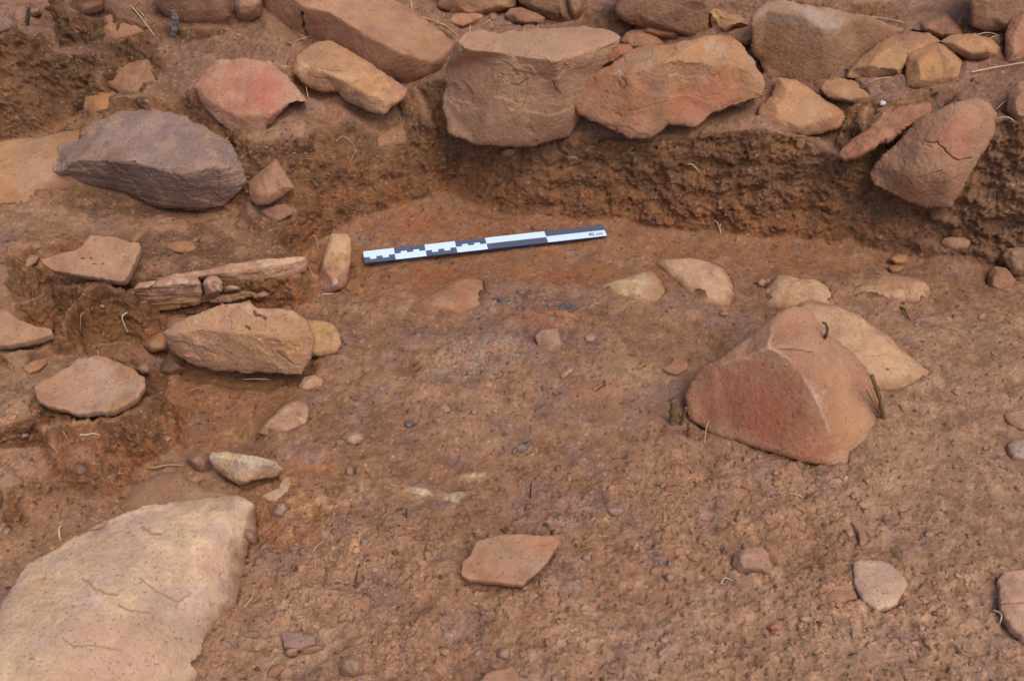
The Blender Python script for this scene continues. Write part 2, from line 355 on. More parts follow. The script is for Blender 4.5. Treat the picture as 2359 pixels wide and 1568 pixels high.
    NL = len(L); allp = np.concatenate([L, q]); dist = np.concatenate([np.zeros(NL), dd])
    vv, ee, ff, ov, oe, of = delaunay_2d_cdt([Vector(c) for c in allp], [(k, (k + 1) % NL) for k in range(NL)], [], 2, 1e-5)
    src = np.array([o[0] if len(o) else -1 for o in ov]); T2 = np.array([c[:] for c in vv]); dist = np.where(src >= 0, dist[src], 0)
    tri = np.array([t[:3] for t in ff if len(t) == 3])
    fi = np.clip((T2[:, 0] - cx[0]) / st, 0, len(cx) - 1.001); fj = np.clip((T2[:, 1] - cy[0]) / st, 0, len(cy) - 1.001); i = fi.astype(int); j = fj.astype(int); u = fi - i; w = fj - j
    iv = (Df[j, i] * (1 - u) + Df[j, i + 1] * u) * (1 - w) + (Df[j + 1, i] * (1 - u) + Df[j + 1, i + 1] * u) * w
    dp = 1 / iv; mpp = dp.mean() / FOC                     # metres per photo unit
    e_ = np.clip(1 - dist / (rp * 1.8), 0, 1); dp = dp + (1 - np.sqrt(np.maximum(1 - e_ ** 2, 0))) * rp * 1.3 * mpp
    V = CAM + raydir(T2[:, 0], T2[:, 1]) * dp[:, None]
    a, b, c = V[tri[:, 0]], V[tri[:, 1]], V[tri[:, 2]]; fn = np.cross(b - a, c - a)
    if (fn @ FW).mean() > 0: tri = tri[:, ::-1]; fn = -fn
    vn = np.zeros_like(V)
    for k in range(3): 
        for ax in range(3): vn[:, ax] += np.bincount(tri[:, k], fn[:, ax], len(V))
    vn /= np.linalg.norm(vn, axis=1)[:, None] + 1e-12
    edge = np.clip((iv - (lambda Z: (Z[j, i] * (1 - u) + Z[j, i + 1] * u) * (1 - w) + (Z[j + 1, i] * (1 - u) + Z[j + 1, i + 1] * u) * w)(blur(Df, max(1, int(5 / st)), 2))) * 1.65 / .0016, 0, 1) * edgew
    a_ = amp * rough * (1 - .6 * np.clip(1 - dist / (3 * st), 0, 1))
    nd = a_ * .62 * fbm(V, nsc * 1.1, 6, sd + 2, .5) + a_ * .5 * perlin(V, nsc * .6, sd + 4)
    if strata:
        nd += strata * fbm(V * np.array([.35, .35, 3.0]), nsc * 2.4, 5, sd + 6, .6)
    if chip:
        cn = fbm(V * np.array([.7, .7, 1.6]), nsc * .8, 5, sd + 8, .45); nd -= chip * .8 * (sst(.05, .1, cn) * .45 + .4 * sst(.0, .4, cn)); cn2 = fbm(V, nsc * 1.7, 4, sd + 18); nd -= chip * .5 * sst(.22, .3, cn2)
    nd += .0006 * fbm(V, 160, 3, sd + 12) * rough ** .5 * min(1, size / 60)
    V = V + vn * nd[:, None]
    # rim and back
    bi = np.full(NL, -1); 
    for k, s_ in enumerate(src):
        if 0 <= s_ < NL: bi[s_] = k
    bi = bi[bi >= 0]; NB = len(bi)
    rimp = V[bi]; c3 = rimp.mean(0); rd = rimp - CAM; rd /= np.linalg.norm(rd, axis=1)[:, None]
    rings = [(.12, .995), (.35, .96), (.65, .88), (.9, .7), (1., .4)]
    base = len(V); parts = [V]
    for (t, s_) in rings: parts.append(c3 + (rimp - c3) * s_ + rd * depth * t + (.0012 * fbm(rimp + t, 90, 3, sd + 3))[:, None] * rd * 1.)
    parts.append((c3 + rd.mean(0) * depth)[None]); V = np.concatenate(parts); F_ = [tri]; prev = bi; ii = np.arange(NB); jj = (ii + 1) % NB
    # winding of the rim follows the sheet's winding
    eset = set(map(tuple, np.concatenate([tri[:, [0, 1]], tri[:, [1, 2]], tri[:, [2, 0]]]).tolist())); fwd = (int(bi[0]), int(bi[1])) in eset
    for k in range(len(rings)):
        cur = base + k * NB + ii
        pa, pb, ca, cb = prev, prev[jj], cur, cur[jj]
        F_ += [np.stack([pb, pa, ca], 1), np.stack([pb, ca, cb], 1)] if fwd else [np.stack([pa, pb, ca], 1), np.stack([pb, cb, ca], 1)]
        prev = cur
    last = len(V) - 1; F_.append(np.stack([prev[jj], prev, np.full(NB, last)], 1) if fwd else np.stack([prev, prev[jj], np.full(NB, last)], 1))
    F_ = np.concatenate(F_)
    zl, zh = F[:, 2].min(), F[:, 2].max(); sm = np.zeros(len(V))
    if bank: sm[:base] = .85 * sst(rp * (1.5 + rimsoil), 0, dist) * sst(.75, .25, (V[:base, 2] - zl) / max(zh - zl, 1e-3)); sm[base:] = .8
    ext = len(V) - base; vn = np.concatenate([vn, np.tile(rd.mean(0), (ext, 1))]); edge = np.concatenate([edge, np.zeros(ext)])
    return finish(V, F_, vn, None, name, label, cat, C(*A), C(*B), C(*Cc) if Cc else None, edge, dirt, patches, cracks, sd, nsc, bank, mat or M_STONE, group, dirtcol, zlow=F[:, 2].min(), dust=dust, soilm=sm)
def slab(name, label, out, zb=None, zt=None, thick=.01, dome=0., rndz=.003, jit=.0012, amp=.0008, nsc=30, rings=56, seg=260, smooth_out=False, A=(185, 140, 105), B=(175, 130, 96), Cc=None,
         dirt=0, patches=(), cracks=(), bank=False, cat='pottery sherd', group=None, mat=None, lift=.004, chip=0., dirtcol=None, edgecol=None):
    sd = len(STONES) * 7 + 1
    if zb is None and len(out[0]) == 2:
        F = np.array([G(a, b, lift) for a, b in out])
        c_ = F.mean(0); q = F - c_                       # best plane
        A_ = np.c_[q[:, 0], q[:, 1], np.ones(len(q))]; s_ = np.linalg.lstsq(A_, q[:, 2], rcond=None)[0]
        n_ = np.array([-s_[0], -s_[1], 1]); n_ /= np.linalg.norm(n_); F2 = []
        for a, b in out:
            dr = raydir(a, b); F2.append(CAM + dr * (((c_ - CAM) @ n_) / (dr @ n_)))
        F = np.array(F2)
    else: F = spec(out, zb, zt)
    n = len(F); L = []
    per = sum(np.linalg.norm(F[(k + 1) % n] - F[k]) for k in range(n))
    for k in range(n):
        a, b = F[k], F[(k + 1) % n]; m_ = max(2, int(seg * np.linalg.norm(b - a) / per))
        for t in range(m_):
            u = t / m_
            if smooth_out:
                p0, p3 = F[k - 1], F[(k + 2) % n]
                L.append(.5 * (2 * a + (b - p0) * u + (2 * p0 - 5 * a + 4 * b - p3) * u * u + (3 * a - p0 - 3 * b + p3) * u ** 3))
            else: L.append(a * (1 - u) + b * u)
    L = np.array(L); N_ = len(L); cen = L.mean(0)
    u_, s_, vt = np.linalg.svd(L - cen, full_matrices=False); nn = vt[2]
    if nn @ (CAM - cen) < 0: nn = -nn
    od = L - cen; od /= np.linalg.norm(od, axis=1)[:, None]
    if not smooth_out:                                     # knock the sharp corners off a little
        for _ in range(3): L = (np.roll(L, 1, 0) + 2 * L + np.roll(L, -1, 0)) / 4
    L = L + od * (jit * 1.6 * fbm(L, 60, 3, sd) + jit * .6 * perlin(L, 260, sd + 1))[:, None]
    rows = []; RR = [np.zeros(1)]
    rr = 1 - (1 - np.linspace(0, 1, rings)) ** 1.25
    for r in rr[1:]:
        q = cen + (L - cen) * r + nn * (dome * (1 - r * r))
        e_ = np.clip((r - (1 - 2.2 * rndz / (per / 6.3))) / (2.2 * rndz / (per / 6.3)), 0, 1)
        rows.append(q - nn * rndz * .6 * e_ ** 2); RR.append(np.full(N_, r))
    base = rows[-1]
    rows.append(base + od * rndz * .35 - nn * rndz * .7); 
    for t in (.35, .7, 1.): rows.append(base + od * rndz * .35 * (1 - t * 1.5) - nn * (rndz * .7 + (thick - rndz * .7) * t))
    rows.append(cen + (L - cen) * .6 - nn * (thick * 1.02))
    V = np.concatenate([cen[None] + nn * dome] + rows + [cen[None] - nn * thick * 1.05]); nrow = len(rows)
    RR = np.concatenate(RR); RR = np.concatenate([RR, np.full(len(V) - len(RR), 1.2)])
    ntop = 1 + (rings - 1) * N_
    F_ = []
    i = np.arange(N_); j = (i + 1) % N_
    for k in range(nrow - 1):
        a = 1 + k * N_; F_.append(np.stack([a + i, a + N_ + i, a + N_ + j], 1)); F_.append(np.stack([a + i, a + N_ + j, a + j], 1))
    F_.append(np.stack([np.zeros(N_, int), 1 + i, 1 + j], 1)); F_.append(np.stack([np.full(N_, len(V) - 1), 1 + (nrow - 1) * N_ + j, 1 + (nrow - 1) * N_ + i], 1))
    F_ = np.concatenate(F_)
    dd = np.tile(nn, (len(V), 1)); nd = amp * fbm(V, nsc, 4, sd + 2) * 1.4 + .00035 * fbm(V, 220, 2, sd + 4)
    if chip: cn = perlin(V, nsc, sd + 8); nd -= chip * sst(.15, .22, cn)
    V = V + dd * nd[:, None]
    edge = np.zeros(len(V))
    if mat is None and cat == 'pottery sherd': A, B = [tuple(np.array(q) * np.array([1.0, .975, .94])) for q in (A, B)]; patches = list(patches) + [(o_[0] * .75 + mx * .25, o_[1] * .75 + my * .25, .012, (140, 102, 76), .8) for mx, my in [(np.mean([q[0] for q in out]), np.mean([q[1] for q in out]))] for o_ in out[::3]]

    o = finish(V, F_, dd, None, name, label, cat, C(*A), C(*B), C(*Cc) if Cc else None, edge, dirt, patches, cracks, sd, nsc * .7, bank, mat or M_SHERD, group, dirtcol, soilm=sst(.72, 1.12, RR) if bank else None)
    return o


# ------------------------------------------------------------------ the stones on and in the top of the section
ROW = 'rubble stones of the wall line along the top'
TAN = (186, 138, 98); TAN2 = (168, 120, 84); RED = (168, 88, 62); OCH = (196, 140, 82); GRY = (160, 140, 122); BRN = (140, 100, 72)
stone('stone', 'brown block hanging in the soil at the top left corner', [(165, -45), (240, -45), (240, 3), (236, 24), (190, 39), (166, 28)], .235, .30, A=(150, 108, 76), B=(132, 92, 64), sub=4, p=42, group=ROW, depth=.05)
stone('stone', 'small dark grey stone at the left edge near the top', [(-25, 28), (8, 32), (32, 52), (30, 70), (0, 82), (-30, 84)], .215, .245, A=(88, 84, 80), B=(110, 92, 74), sub=4, group=ROW)
stone('stone', 'orange stone half sunk in soil under the hanging brown block', [(226, 64), (240, 34), (262, 25), (290, 46), (335, 58), (352, 76), (310, 96), (260, 106), (228, 92)], .19, .232, A=(180, 122, 82), B=(160, 104, 66), p=28, group=ROW, dirt=.02)
stone('stone', 'long low brown slab at the top edge left of the small wedged block', [(345, -60), (350, 12), (385, 38), (430, 54), (505, 57), (530, 42), (532, -60)], .205, .30, A=(158, 112, 76), B=(142, 98, 66), p=37, group=ROW, bulge=.01)
stone('stone', 'small wedged block with dirty face between two large slabs at the top', [(537, 12), (545, -25), (592, -28), (603, 5), (600, 38), (572, 53), (546, 44)], .21, .275, A=(190, 140, 100), B=(140, 98, 68), sub=4, group=ROW)
stone('boulder', 'large long tan slab sloping down to the right with a split near its left end', [(603, -60, .30), (603, 60, .20), (640, 84, .185), (720, 112, .175), (840, 178, .165), (930, 194, .16), (990, 186, .16), (1036, 150, .17), (1054, 98, .20), (1005, 60, .215), (940, 18, .238), (870, -25, .26), (780, -60, .285)],
      rl=[[(603, -60), (700, 15), (760, 28), (840, 78), (930, 122), (1000, 143), (1036, 150)]], ridge=[(700, 15, .272), (760, 28, .268), (840, 78, .25), (930, 122, .23), (1000, 143, .197)], depth=.12, p=33, sub=7, A=(186, 134, 94), B=(172, 118, 80), Cc=(160, 96, 68), nsc=7, amp=.0035, dirt=.03, group=ROW, cat='boulder',
      patches=[(900, 60, .07, (190, 145, 108), .7), (960, 90, .05, (196, 152, 116), .6), (850, 130, .07, (158, 92, 66), .6), (780, 100, .05, (160, 98, 70), .5)], cracks=[([(692, 36), (693, 70), (700, 82), (712, 112)], .006, .016)])
stone('stone', 'pale stone far back at the top edge above the orange oval cobble', [(1008, -30), (1008, 18), (1060, 40), (1120, 36), (1190, 20), (1195, -30)], .225, .275, A=(176, 128, 92), B=(160, 114, 80), sub=4, group=ROW)
stone('stone', 'orange oval cobble behind the big block at the top centre', [(1018, 52), (1030, 33), (1060, 20), (1085, 15), (1108, 25), (1116, 42), (1098, 60), (1065, 70), (1035, 66)], .212, .235, A=(190, 132, 92), B=(176, 118, 78), p=16, sub=4, bulge=.02, group=ROW)
stone('stone', 'tiny round pebble between the two oval cobbles at the top centre', [(1119, 45), (1124, 30), (1136, 23), (1150, 36), (1148, 50), (1130, 54)], .215, .23, A=(182, 130, 92), sub=3, p=16, group=ROW)
stone('stone', 'flattened oval cobble with dark underside right of the tiny pebble', [(1162, 35), (1175, 20), (1200, 16), (1240, 30), (1256, 42), (1250, 55), (1210, 62), (1175, 55)], .212, .238, A=(184, 124, 86), B=(150, 100, 68), p=18, sub=4, bulge=.02, group=ROW)
stone('stone', 'dark olive stone standing at the top edge left of centre', [(1185, -40), (1195, 8), (1240, 38), (1300, 58), (1318, 50), (1310, 10), (1300, -40)], .22, .29, A=(122, 90, 52), B=(98, 74, 44), sub=4, group=ROW)  # dark brown-olive tone over the whole stone
stone('stone', 'tan stone leaning beside the dark olive one at the top edge', [(1300, -40), (1308, 20), (1322, 52), (1342, 30), (1352, -40)], .222, .29, A=(170, 124, 88), sub=4, group=ROW)
stone('stone', 'large pale block at the top edge behind the reddish cobble', [(1415, -50), (1418, 30), (1440, 55), (1480, 62), (1600, 88), (1632, 70), (1634, 15), (1620, -50)], .215, .32, A=(162, 120, 86), B=(150, 108, 76), p=37, bulge=.01, group=ROW)
stone('stone', 'reddish loaf shaped stone in front of the pale top block', [(1458, 78), (1468, 56), (1500, 42), (1582, 37), (1590, 52), (1580, 76), (1555, 93), (1500, 92)], .205, .24, A=(172, 108, 78), B=(158, 94, 66), p=25, group=ROW, bulge=.02)
stone('stone', 'yellowish knobbly stone left of the tallest grey topped block', [(1628, 24), (1650, 20), (1680, 31), (1728, 40), (1732, 62), (1690, 66), (1668, 82), (1640, 76), (1629, 50)], .212, .248, A=(196, 146, 92), B=(170, 118, 72), chip=.006, amp=.005, group=ROW)
stone('stone', 'small brown pebble tucked against the tallest grey topped block', [(1698, 98), (1712, 86), (1735, 82), (1738, 112), (1712, 112)], .19, .21, A=(140, 98, 68), sub=3, group=ROW)
stone('stone', 'small tan stone between the central block and the reddish loaf shaped stone', [(1428, 96), (1442, 74), (1475, 66), (1505, 78), (1530, 100), (1520, 118), (1440, 120)], .19, .222, A=(182, 128, 90), B=(168, 112, 76), sub=4, group=ROW)
stone('stone', 'orange wedge resting between the two biggest central blocks', [(1334, 150), (1337, 130), (1365, 112), (1400, 102), (1450, 102), (1462, 118), (1430, 150), (1350, 178)], .18, .228, A=(186, 124, 80), B=(166, 98, 66), p=33, group=ROW)
stone('boulder', 'big square block with pale flat top and soil stained face at top centre', [(1055, 92, 0.302), (1075, 75, 0.302), (1110, 67, 0.304), (1150, 77, 0.302), (1215, 65, 0.302), (1330, 59, 0.302), (1398, 66, 0.300), (1433, 86, 0.297), (1408, 130, 0.274), (1378, 185, 0.232), (1345, 250, 0.187), (1310, 315, 0.150), (1210, 340, 0.146), (1100, 334, 0.148), (1032, 308, 0.158), (1018, 235, 0.190), (1026, 160, 0.235), (1042, 115, 0.280)],
      rl=[[(1042, 115), (1070, 113), (1180, 126), (1283, 140), (1433, 86)], [(1283, 140), (1290, 230), (1310, 315)]], ridge=[(1070, 113, 0.299), (1180, 126, 0.301), (1283, 140, 0.301), (1290, 230, 0.227)], depth=.16, p=46, sub=7, A=(180, 136, 102), B=(166, 122, 90), nsc=7, amp=.003, chip=.004, dirt=.09, group=ROW, cat='boulder', dirtcol=C(138, 100, 76), bank=False,
      patches=[(1200, 95, .1, (190, 148, 114), .8), (1350, 90, .09, (190, 146, 110), .8), (1120, 100, .06, (186, 142, 108), .7), (1100, 180, .05, (176, 118, 78), .5), (1220, 190, .04, (160, 124, 88), .6)],  # pale patches on the flat top paint in the light it catches
      cracks=[([(1145, 182), (1170, 195), (1195, 205), (1215, 190)], .0025, .002, C(110, 78, 54)), ([(1265, 190), (1280, 215), (1300, 222)], .0025, .002, C(110, 78, 54)), ([(1185, 150), (1208, 170), (1215, 215), (1203, 255)], .002, .001, C(130, 94, 66))])
stone('boulder', 'large rough stone with red and ochre stains right of the square block', [(1317, 235, 0.205), (1322, 205, 0.220), (1345, 175, 0.245), (1400, 150, 0.260), (1440, 118, 0.270), (1490, 100, 0.282), (1550, 100, 0.285), (1620, 82, 0.295), (1680, 82, 0.292), (1705, 98, 0.282), (1740, 140, 0.260), (1764, 190, 0.240), (1760, 225, 0.220), (1700, 240, 0.205), (1640, 262, 0.195), (1600, 295, 0.185), (1540, 285, 0.185), (1500, 318, 0.170), (1450, 322, 0.168), (1380, 290, 0.180), (1330, 262, 0.195)],
      rl=[[(1345, 175), (1402, 168), (1450, 165), (1540, 140), (1650, 150), (1700, 150), (1740, 140)], [(1380, 290), (1460, 260), (1535, 240), (1570, 235), (1600, 295)], [(1402, 168), (1460, 260)]], ridge=[(1402, 168, 0.256), (1450, 165, 0.265), (1540, 140, 0.282), (1650, 150, 0.265), (1700, 150, 0.260), (1460, 260, 0.205), (1535, 240, 0.215), (1570, 235, 0.210)], depth=.12, p=37, sub=7, A=(184, 132, 86), B=(170, 112, 72), Cc=(176, 138, 100), nsc=9, amp=.0045, chip=.003, dirt=.035, group=ROW, cat='boulder', bank=False,
      patches=[(1370, 215, .05, (158, 92, 66), .75), (1600, 240, .045, (172, 80, 56), .8), (1660, 220, .045, (176, 92, 62), .7), (1560, 245, .03, (178, 78, 60), .7), (1510, 200, .025, (122, 96, 86), .7), (1600, 120, .07, (200, 150, 92), .6), (1450, 285, .03, (168, 84, 52), .6), (1520, 290, .05, (128, 92, 66), .7), (1650, 108, .02, (205, 180, 150), .7), (1415, 170, .012, (205, 180, 150), .7)],
      cracks=[([(1425, 182), (1436, 200), (1430, 212)], .005, .002, C(120, 86, 62)), ([(1400, 262), (1460, 262), (1540, 240)], .0025, .001, C(140, 98, 66))])
stone('boulder', 'tallest block at the top right with a grey lichen crust along its upper edge', [(1728, 60, .285), (1735, 30, .3), (1760, 8, .31), (1800, 0, .315), (1850, 10, .31), (1990, 35, .295), (2085, 68, .27), (2070, 90, .255), (1985, 140, .22), (1945, 180, .195), (1900, 205, .18), (1840, 200, .182), (1760, 180, .19), (1750, 140, .215), (1730, 120, .235)],
      rl=[[(1735, 30), (1765, 25), (1850, 38), (1895, 68), (1960, 52), (2070, 90)]], ridge=[(1765, 25, .303), (1850, 38, .3), (1895, 68, .285), (1960, 52, .285)], depth=.14, p=42, sub=6, A=(160, 116, 78), B=(148, 104, 70), nsc=8, amp=.003, dirt=.02, group=ROW, cat='boulder',
      patches=[(1860, 22, .03, (178, 162, 144), .9), (1900, 42, .035, (186, 168, 150), .9), (1925, 50, .025, (176, 160, 142), .8), (1770, 12, .03, (172, 152, 130), .7), (1820, 8, .03, (176, 152, 128), .7), (1850, 30, .012, (120, 114, 108), .7), (1930, 42, .01, (116, 112, 106), .7)],
      cracks=[([(1800, 190), (1835, 120), (1840, 60)], .002, .0006, C(134, 98, 68))])
stone('stone', 'low orange stone lying behind the pointed one on the right', [(1888, 205), (1898, 184), (1930, 179), (1975, 188), (2020, 212), (2046, 236), (2010, 240), (1960, 238), (1905, 226)], .178, .20, A=(184, 132, 84), B=(172, 116, 72), bulge=.012, group=ROW, dirt=.012)
stone('stone', 'pointed orange stone with a pale left edge below the tallest block', [(1743, 262), (1748, 248), (1775, 222), (1793, 180), (1830, 182), (1890, 222), (1940, 255), (1968, 285), (1920, 300), (1850, 316), (1810, 314), (1750, 288)], .18, .235, A=(192, 136, 88), B=(178, 118, 76), Cc=(196, 150, 104), nsc=12, p=28, bulge=.022, group=ROW, dirt=.015, edgew=1.4)
stone('stone', 'humped ochre stone leaning on the right flank of the tallest block', [(1948, 180), (1955, 160), (1990, 125), (2040, 88), (2100, 74), (2140, 76), (2168, 96), (2120, 130), (2085, 160), (2075, 180), (2000, 188)], .195, .25, A=(184, 132, 82), B=(160, 110, 74), Cc=(196, 144, 78), p=25, bulge=.025, group=ROW)
stone('stone', 'blocky ochre stone standing in front of the humped one at the right', [(2085, 205), (2085, 130), (2100, 115), (2155, 98), (2178, 102), (2215, 140), (2240, 178), (2238, 190), (2180, 202), (2120, 208)], .195, .245, A=(188, 134, 78), B=(168, 112, 70), Cc=(196, 142, 72), p=33, bulge=.02, nsc=20, group=ROW)
stone('stone', 'flat oval orange stone behind the blocky ochre stone at the right', [(2165, 96), (2190, 82), (2240, 78), (2285, 92), (2312, 112), (2308, 128), (2280, 140), (2230, 138), (2190, 118)], .215, .245, A=(190, 134, 86), B=(166, 112, 76), p=18, bulge=.022, group=ROW)
stone('stone', 'dark reddish triangular stone under the thin slab at the top right', [(2098, 68), (2118, 52), (2175, 25), (2195, 42), (2222, 80), (2215, 90), (2170, 90), (2120, 74)], .235, .262, A=(150, 100, 76), B=(134, 84, 62), p=37, sub=4, group=ROW, bulge=.02)
slab('stone', 'thin flat slab lying at the top edge of the frame on the right', [(1955, 18, .262), (1958, -12, .28), (2060, -16, .285), (2160, 15, .272), (2180, 32, .262), (2130, 46, .25), (2100, 50, .25), (2030, 36, .256)], thick=.02, rndz=.006, A=(180, 136, 98), B=(170, 124, 88), cat='stone', group=ROW, mat=M_STONE)
stone('stone', 'big tan block cut by the top right corner', [(2234, -60), (2236, 60), (2260, 70), (2320, 78), (2400, 75), (2420, -60)], .235, .33, A=(168, 124, 90), B=(156, 112, 80), bulge=.012, group=ROW)
stone('stone', 'tall orange stone cut by the right edge below the corner block', [(2316, 150), (2314, 80), (2325, 45), (2358, 12), (2420, 20), (2430, 120), (2350, 145)], .215, .28, A=(176, 118, 80), B=(164, 108, 74), group=ROW)
stone('stone', 'rounded tan stone cut by the right edge beside the leaning boulder', [(2318, 255), (2320, 215), (2345, 188), (2390, 180), (2420, 240), (2400, 290), (2340, 285)], .225, .275, A=(166, 118, 80), B=(150, 104, 70), p=18, bulge=.02, group=ROW)
slab('stone', 'thin red banded slab sticking up at an angle beside the leaning boulder', [(1935, 352, 0, .015), (1942, 338, 0, .02), (2000, 290, 0, .03), (2060, 250, 0, .04), (2128, 234, 0, .045), (2143, 242, 0, .04), (2140, 262, 0, .03), (2075, 300, 0, .015), (1990, 352, 0, .0), (1942, 368, 0, .0)], thick=.022, rndz=.006, amp=.0022, jit=.003, A=(170, 104, 74), B=(150, 98, 68), Cc=(190, 134, 94), cat='stone', group=ROW, mat=M_STONE, patches=[(2090, 262, .03, (166, 78, 60), .7), (2000, 320, .03, (168, 86, 62), .6)])
stone('boulder', 'long rounded boulder with a red tinge leaning out of the soil face at the right', [(2000, 400, 0, .005), (2015, 375, 0, .005), (2070, 320, 0, .01), (2120, 270, 0, .015), (2190, 235, 0, .02), (2245, 223, 0, .02), (2278, 232, 0, .015), (2296, 262, 0, .005), (2290, 310, 0, -.01), (2265, 350, 0, -.02), (2235, 400, 0, -.03), (2210, 450, 0, -.04), (2190, 480, 0, -.045), (2130, 480, 0, -.035), (2060, 450, 0, -.02), (2010, 425, 0, -.005)],
      rl=[], ridge=[(2130, 345, 0, -.035), (2200, 300, 0, -.03), (2100, 420, 0, -.05), (2190, 400, 0, -.06)], depth=.12, p=18, sub=7, A=(168, 122, 90), B=(150, 106, 78), Cc=(176, 130, 94), nsc=9, soft=16, chip=.0015, amp=.0022, dirt=.02, group=ROW, cat='boulder', bank=False,
      patches=[(2200, 300, .05, (172, 88, 66), .75), (2190, 340, .03, (170, 92, 68), .6), (2215, 465, .02, (172, 84, 58), .7), (2120, 450, .03, (166, 90, 64), .5), (2140, 370, .03, (196, 148, 116), .6), (2250, 250, .05, (184, 134, 90), .6)],
      cracks=[([(2120, 322), (2150, 330), (2190, 368), (2215, 374), (2245, 368)], .003, .004, C(96, 64, 46)), ([(2140, 408), (2165, 402)], .003, .0015, C(120, 84, 62))])

# ------------------------------------------------------------------ left half
MID = 'stones at the left end of the section'
stone('boulder', 'red faced stone jutting from the soil above the purple boulder', [(449, 196, 0.195), (470, 160, 0.210), (510, 137, 0.222), (560, 132, 0.225), (622, 140, 0.220), (655, 168, 0.205), (682, 200, 0.190), (712, 237, 0.175), (668, 240, 0.175), (628, 285, 0.155), (604, 313, 0.140), (543, 312, 0.140), (492, 275, 0.155), (456, 228, 0.180)],
      rl=[[(470, 160), (470, 225), (500, 238), (545, 266), (625, 262), (668, 240)], [(545, 266), (543, 312)]], ridge=[(470, 225, 0.188), (500, 238, 0.185), (545, 266, 0.175), (625, 262, 0.175), (560, 150, 0.218)], depth=.09, p=46, sub=6, A=(190, 140, 108), B=(180, 122, 94), Cc=(196, 152, 118), nsc=13, amp=.003, chip=.002, bank=False, group=MID, edgew=1.3, dirt=0,
      patches=[(600, 220, .055, (178, 92, 74), .8), (560, 175, .05, (178, 110, 88), .6), (640, 200, .04, (178, 98, 80), .6), (580, 195, .022, (150, 104, 98), .6), (600, 288, .03, (134, 96, 70), .9), (545, 290, .03, (136, 96, 66), .8), (570, 275, .012, (176, 102, 62), .8), (485, 250, .03, (150, 108, 80), .7)])
stone('stone', 'banded slab with white lower edge resting above the dark soil hollow', [(673, 168, 0.185), (682, 128, 0.205), (735, 94, 0.220), (765, 96, 0.220), (800, 115, 0.213), (850, 145, 0.205), (905, 182, 0.195), (942, 205, 0.185), (934, 225, 0.175), (885, 263, 0.155), (848, 256, 0.155), (800, 236, 0.160), (780, 212, 0.168), (735, 212, 0.168), (700, 195, 0.175)],
      rl=[[(673, 168), (690, 152), (740, 165), (800, 188), (850, 218), (890, 232), (934, 225)], [(800, 188), (800, 236)]], ridge=[(690, 152, 0.200), (740, 165, 0.203), (800, 188, 0.196), (850, 218, 0.185), (890, 232, 0.176), (760, 110, 0.218)], depth=.07, p=42, sub=6, A=(190, 140, 98), B=(166, 120, 92), Cc=(204, 150, 88), nsc=12, strata=.0008, amp=.0025, bank=False, group=MID, edgew=1.6, dirt=0,
      patches=[(760, 120, .035, (150, 112, 92), .7), (720, 112, .03, (148, 114, 96), .6), (850, 190, .025, (200, 140, 72), .7), (720, 195, .03, (124, 90, 66), .8), (830, 240, .03, (128, 104, 88), .8), (760, 200, .025, (130, 96, 72), .7), (690, 152, .014, (214, 184, 148), .8), (780, 180, .02, (208, 170, 124), .7), (880, 228, .02, (206, 168, 124), .6)],
      cracks=[([(735, 150), (790, 158)], .002, .001), ([(830, 175), (800, 192)], .002, .001)])
slab('stone', 'dull brown flat stone pressed into the soil behind the purple boulder', [(238, 190, .165), (270, 150, .185), (300, 140, .19), (335, 132, .195), (345, 160, .185), (362, 225, .16), (320, 236, .152), (285, 215, .155)], thick=.03, rndz=.008, A=(156, 110, 78), B=(140, 96, 66), cat='stone', group=MID, mat=M_STONE)
stone('stone', 'small orange lump in the hollow behind the purple boulder', [(193, 245), (200, 215), (230, 203), (262, 212), (300, 235), (290, 255), (245, 262), (205, 270)], .125, .155, A=(170, 112, 62), B=(150, 96, 56), sub=4, group=MID, p=18, dirt=.01)
slab('boulder', 'broad pale tan slab running off the left edge behind the purple boulder', [(-200, 370, .09), (-60, 325, .1), (0, 318, .105), (120, 298, .112), (205, 287, .118), (240, 330, .115), (200, 400, .09), (110, 440, .075), (30, 520, .07), (-60, 560, .07), (-200, 560, .07)], thick=.06, dome=.012, rndz=.014, A=(186, 138, 92), B=(172, 122, 80), Cc=(180, 138, 104), cat='boulder', nsc=9, group=MID, mat=M_STONE, amp=.003, patches=[(60, 480, .04, (148, 104, 74), .6)], bank=True, lift=.009)
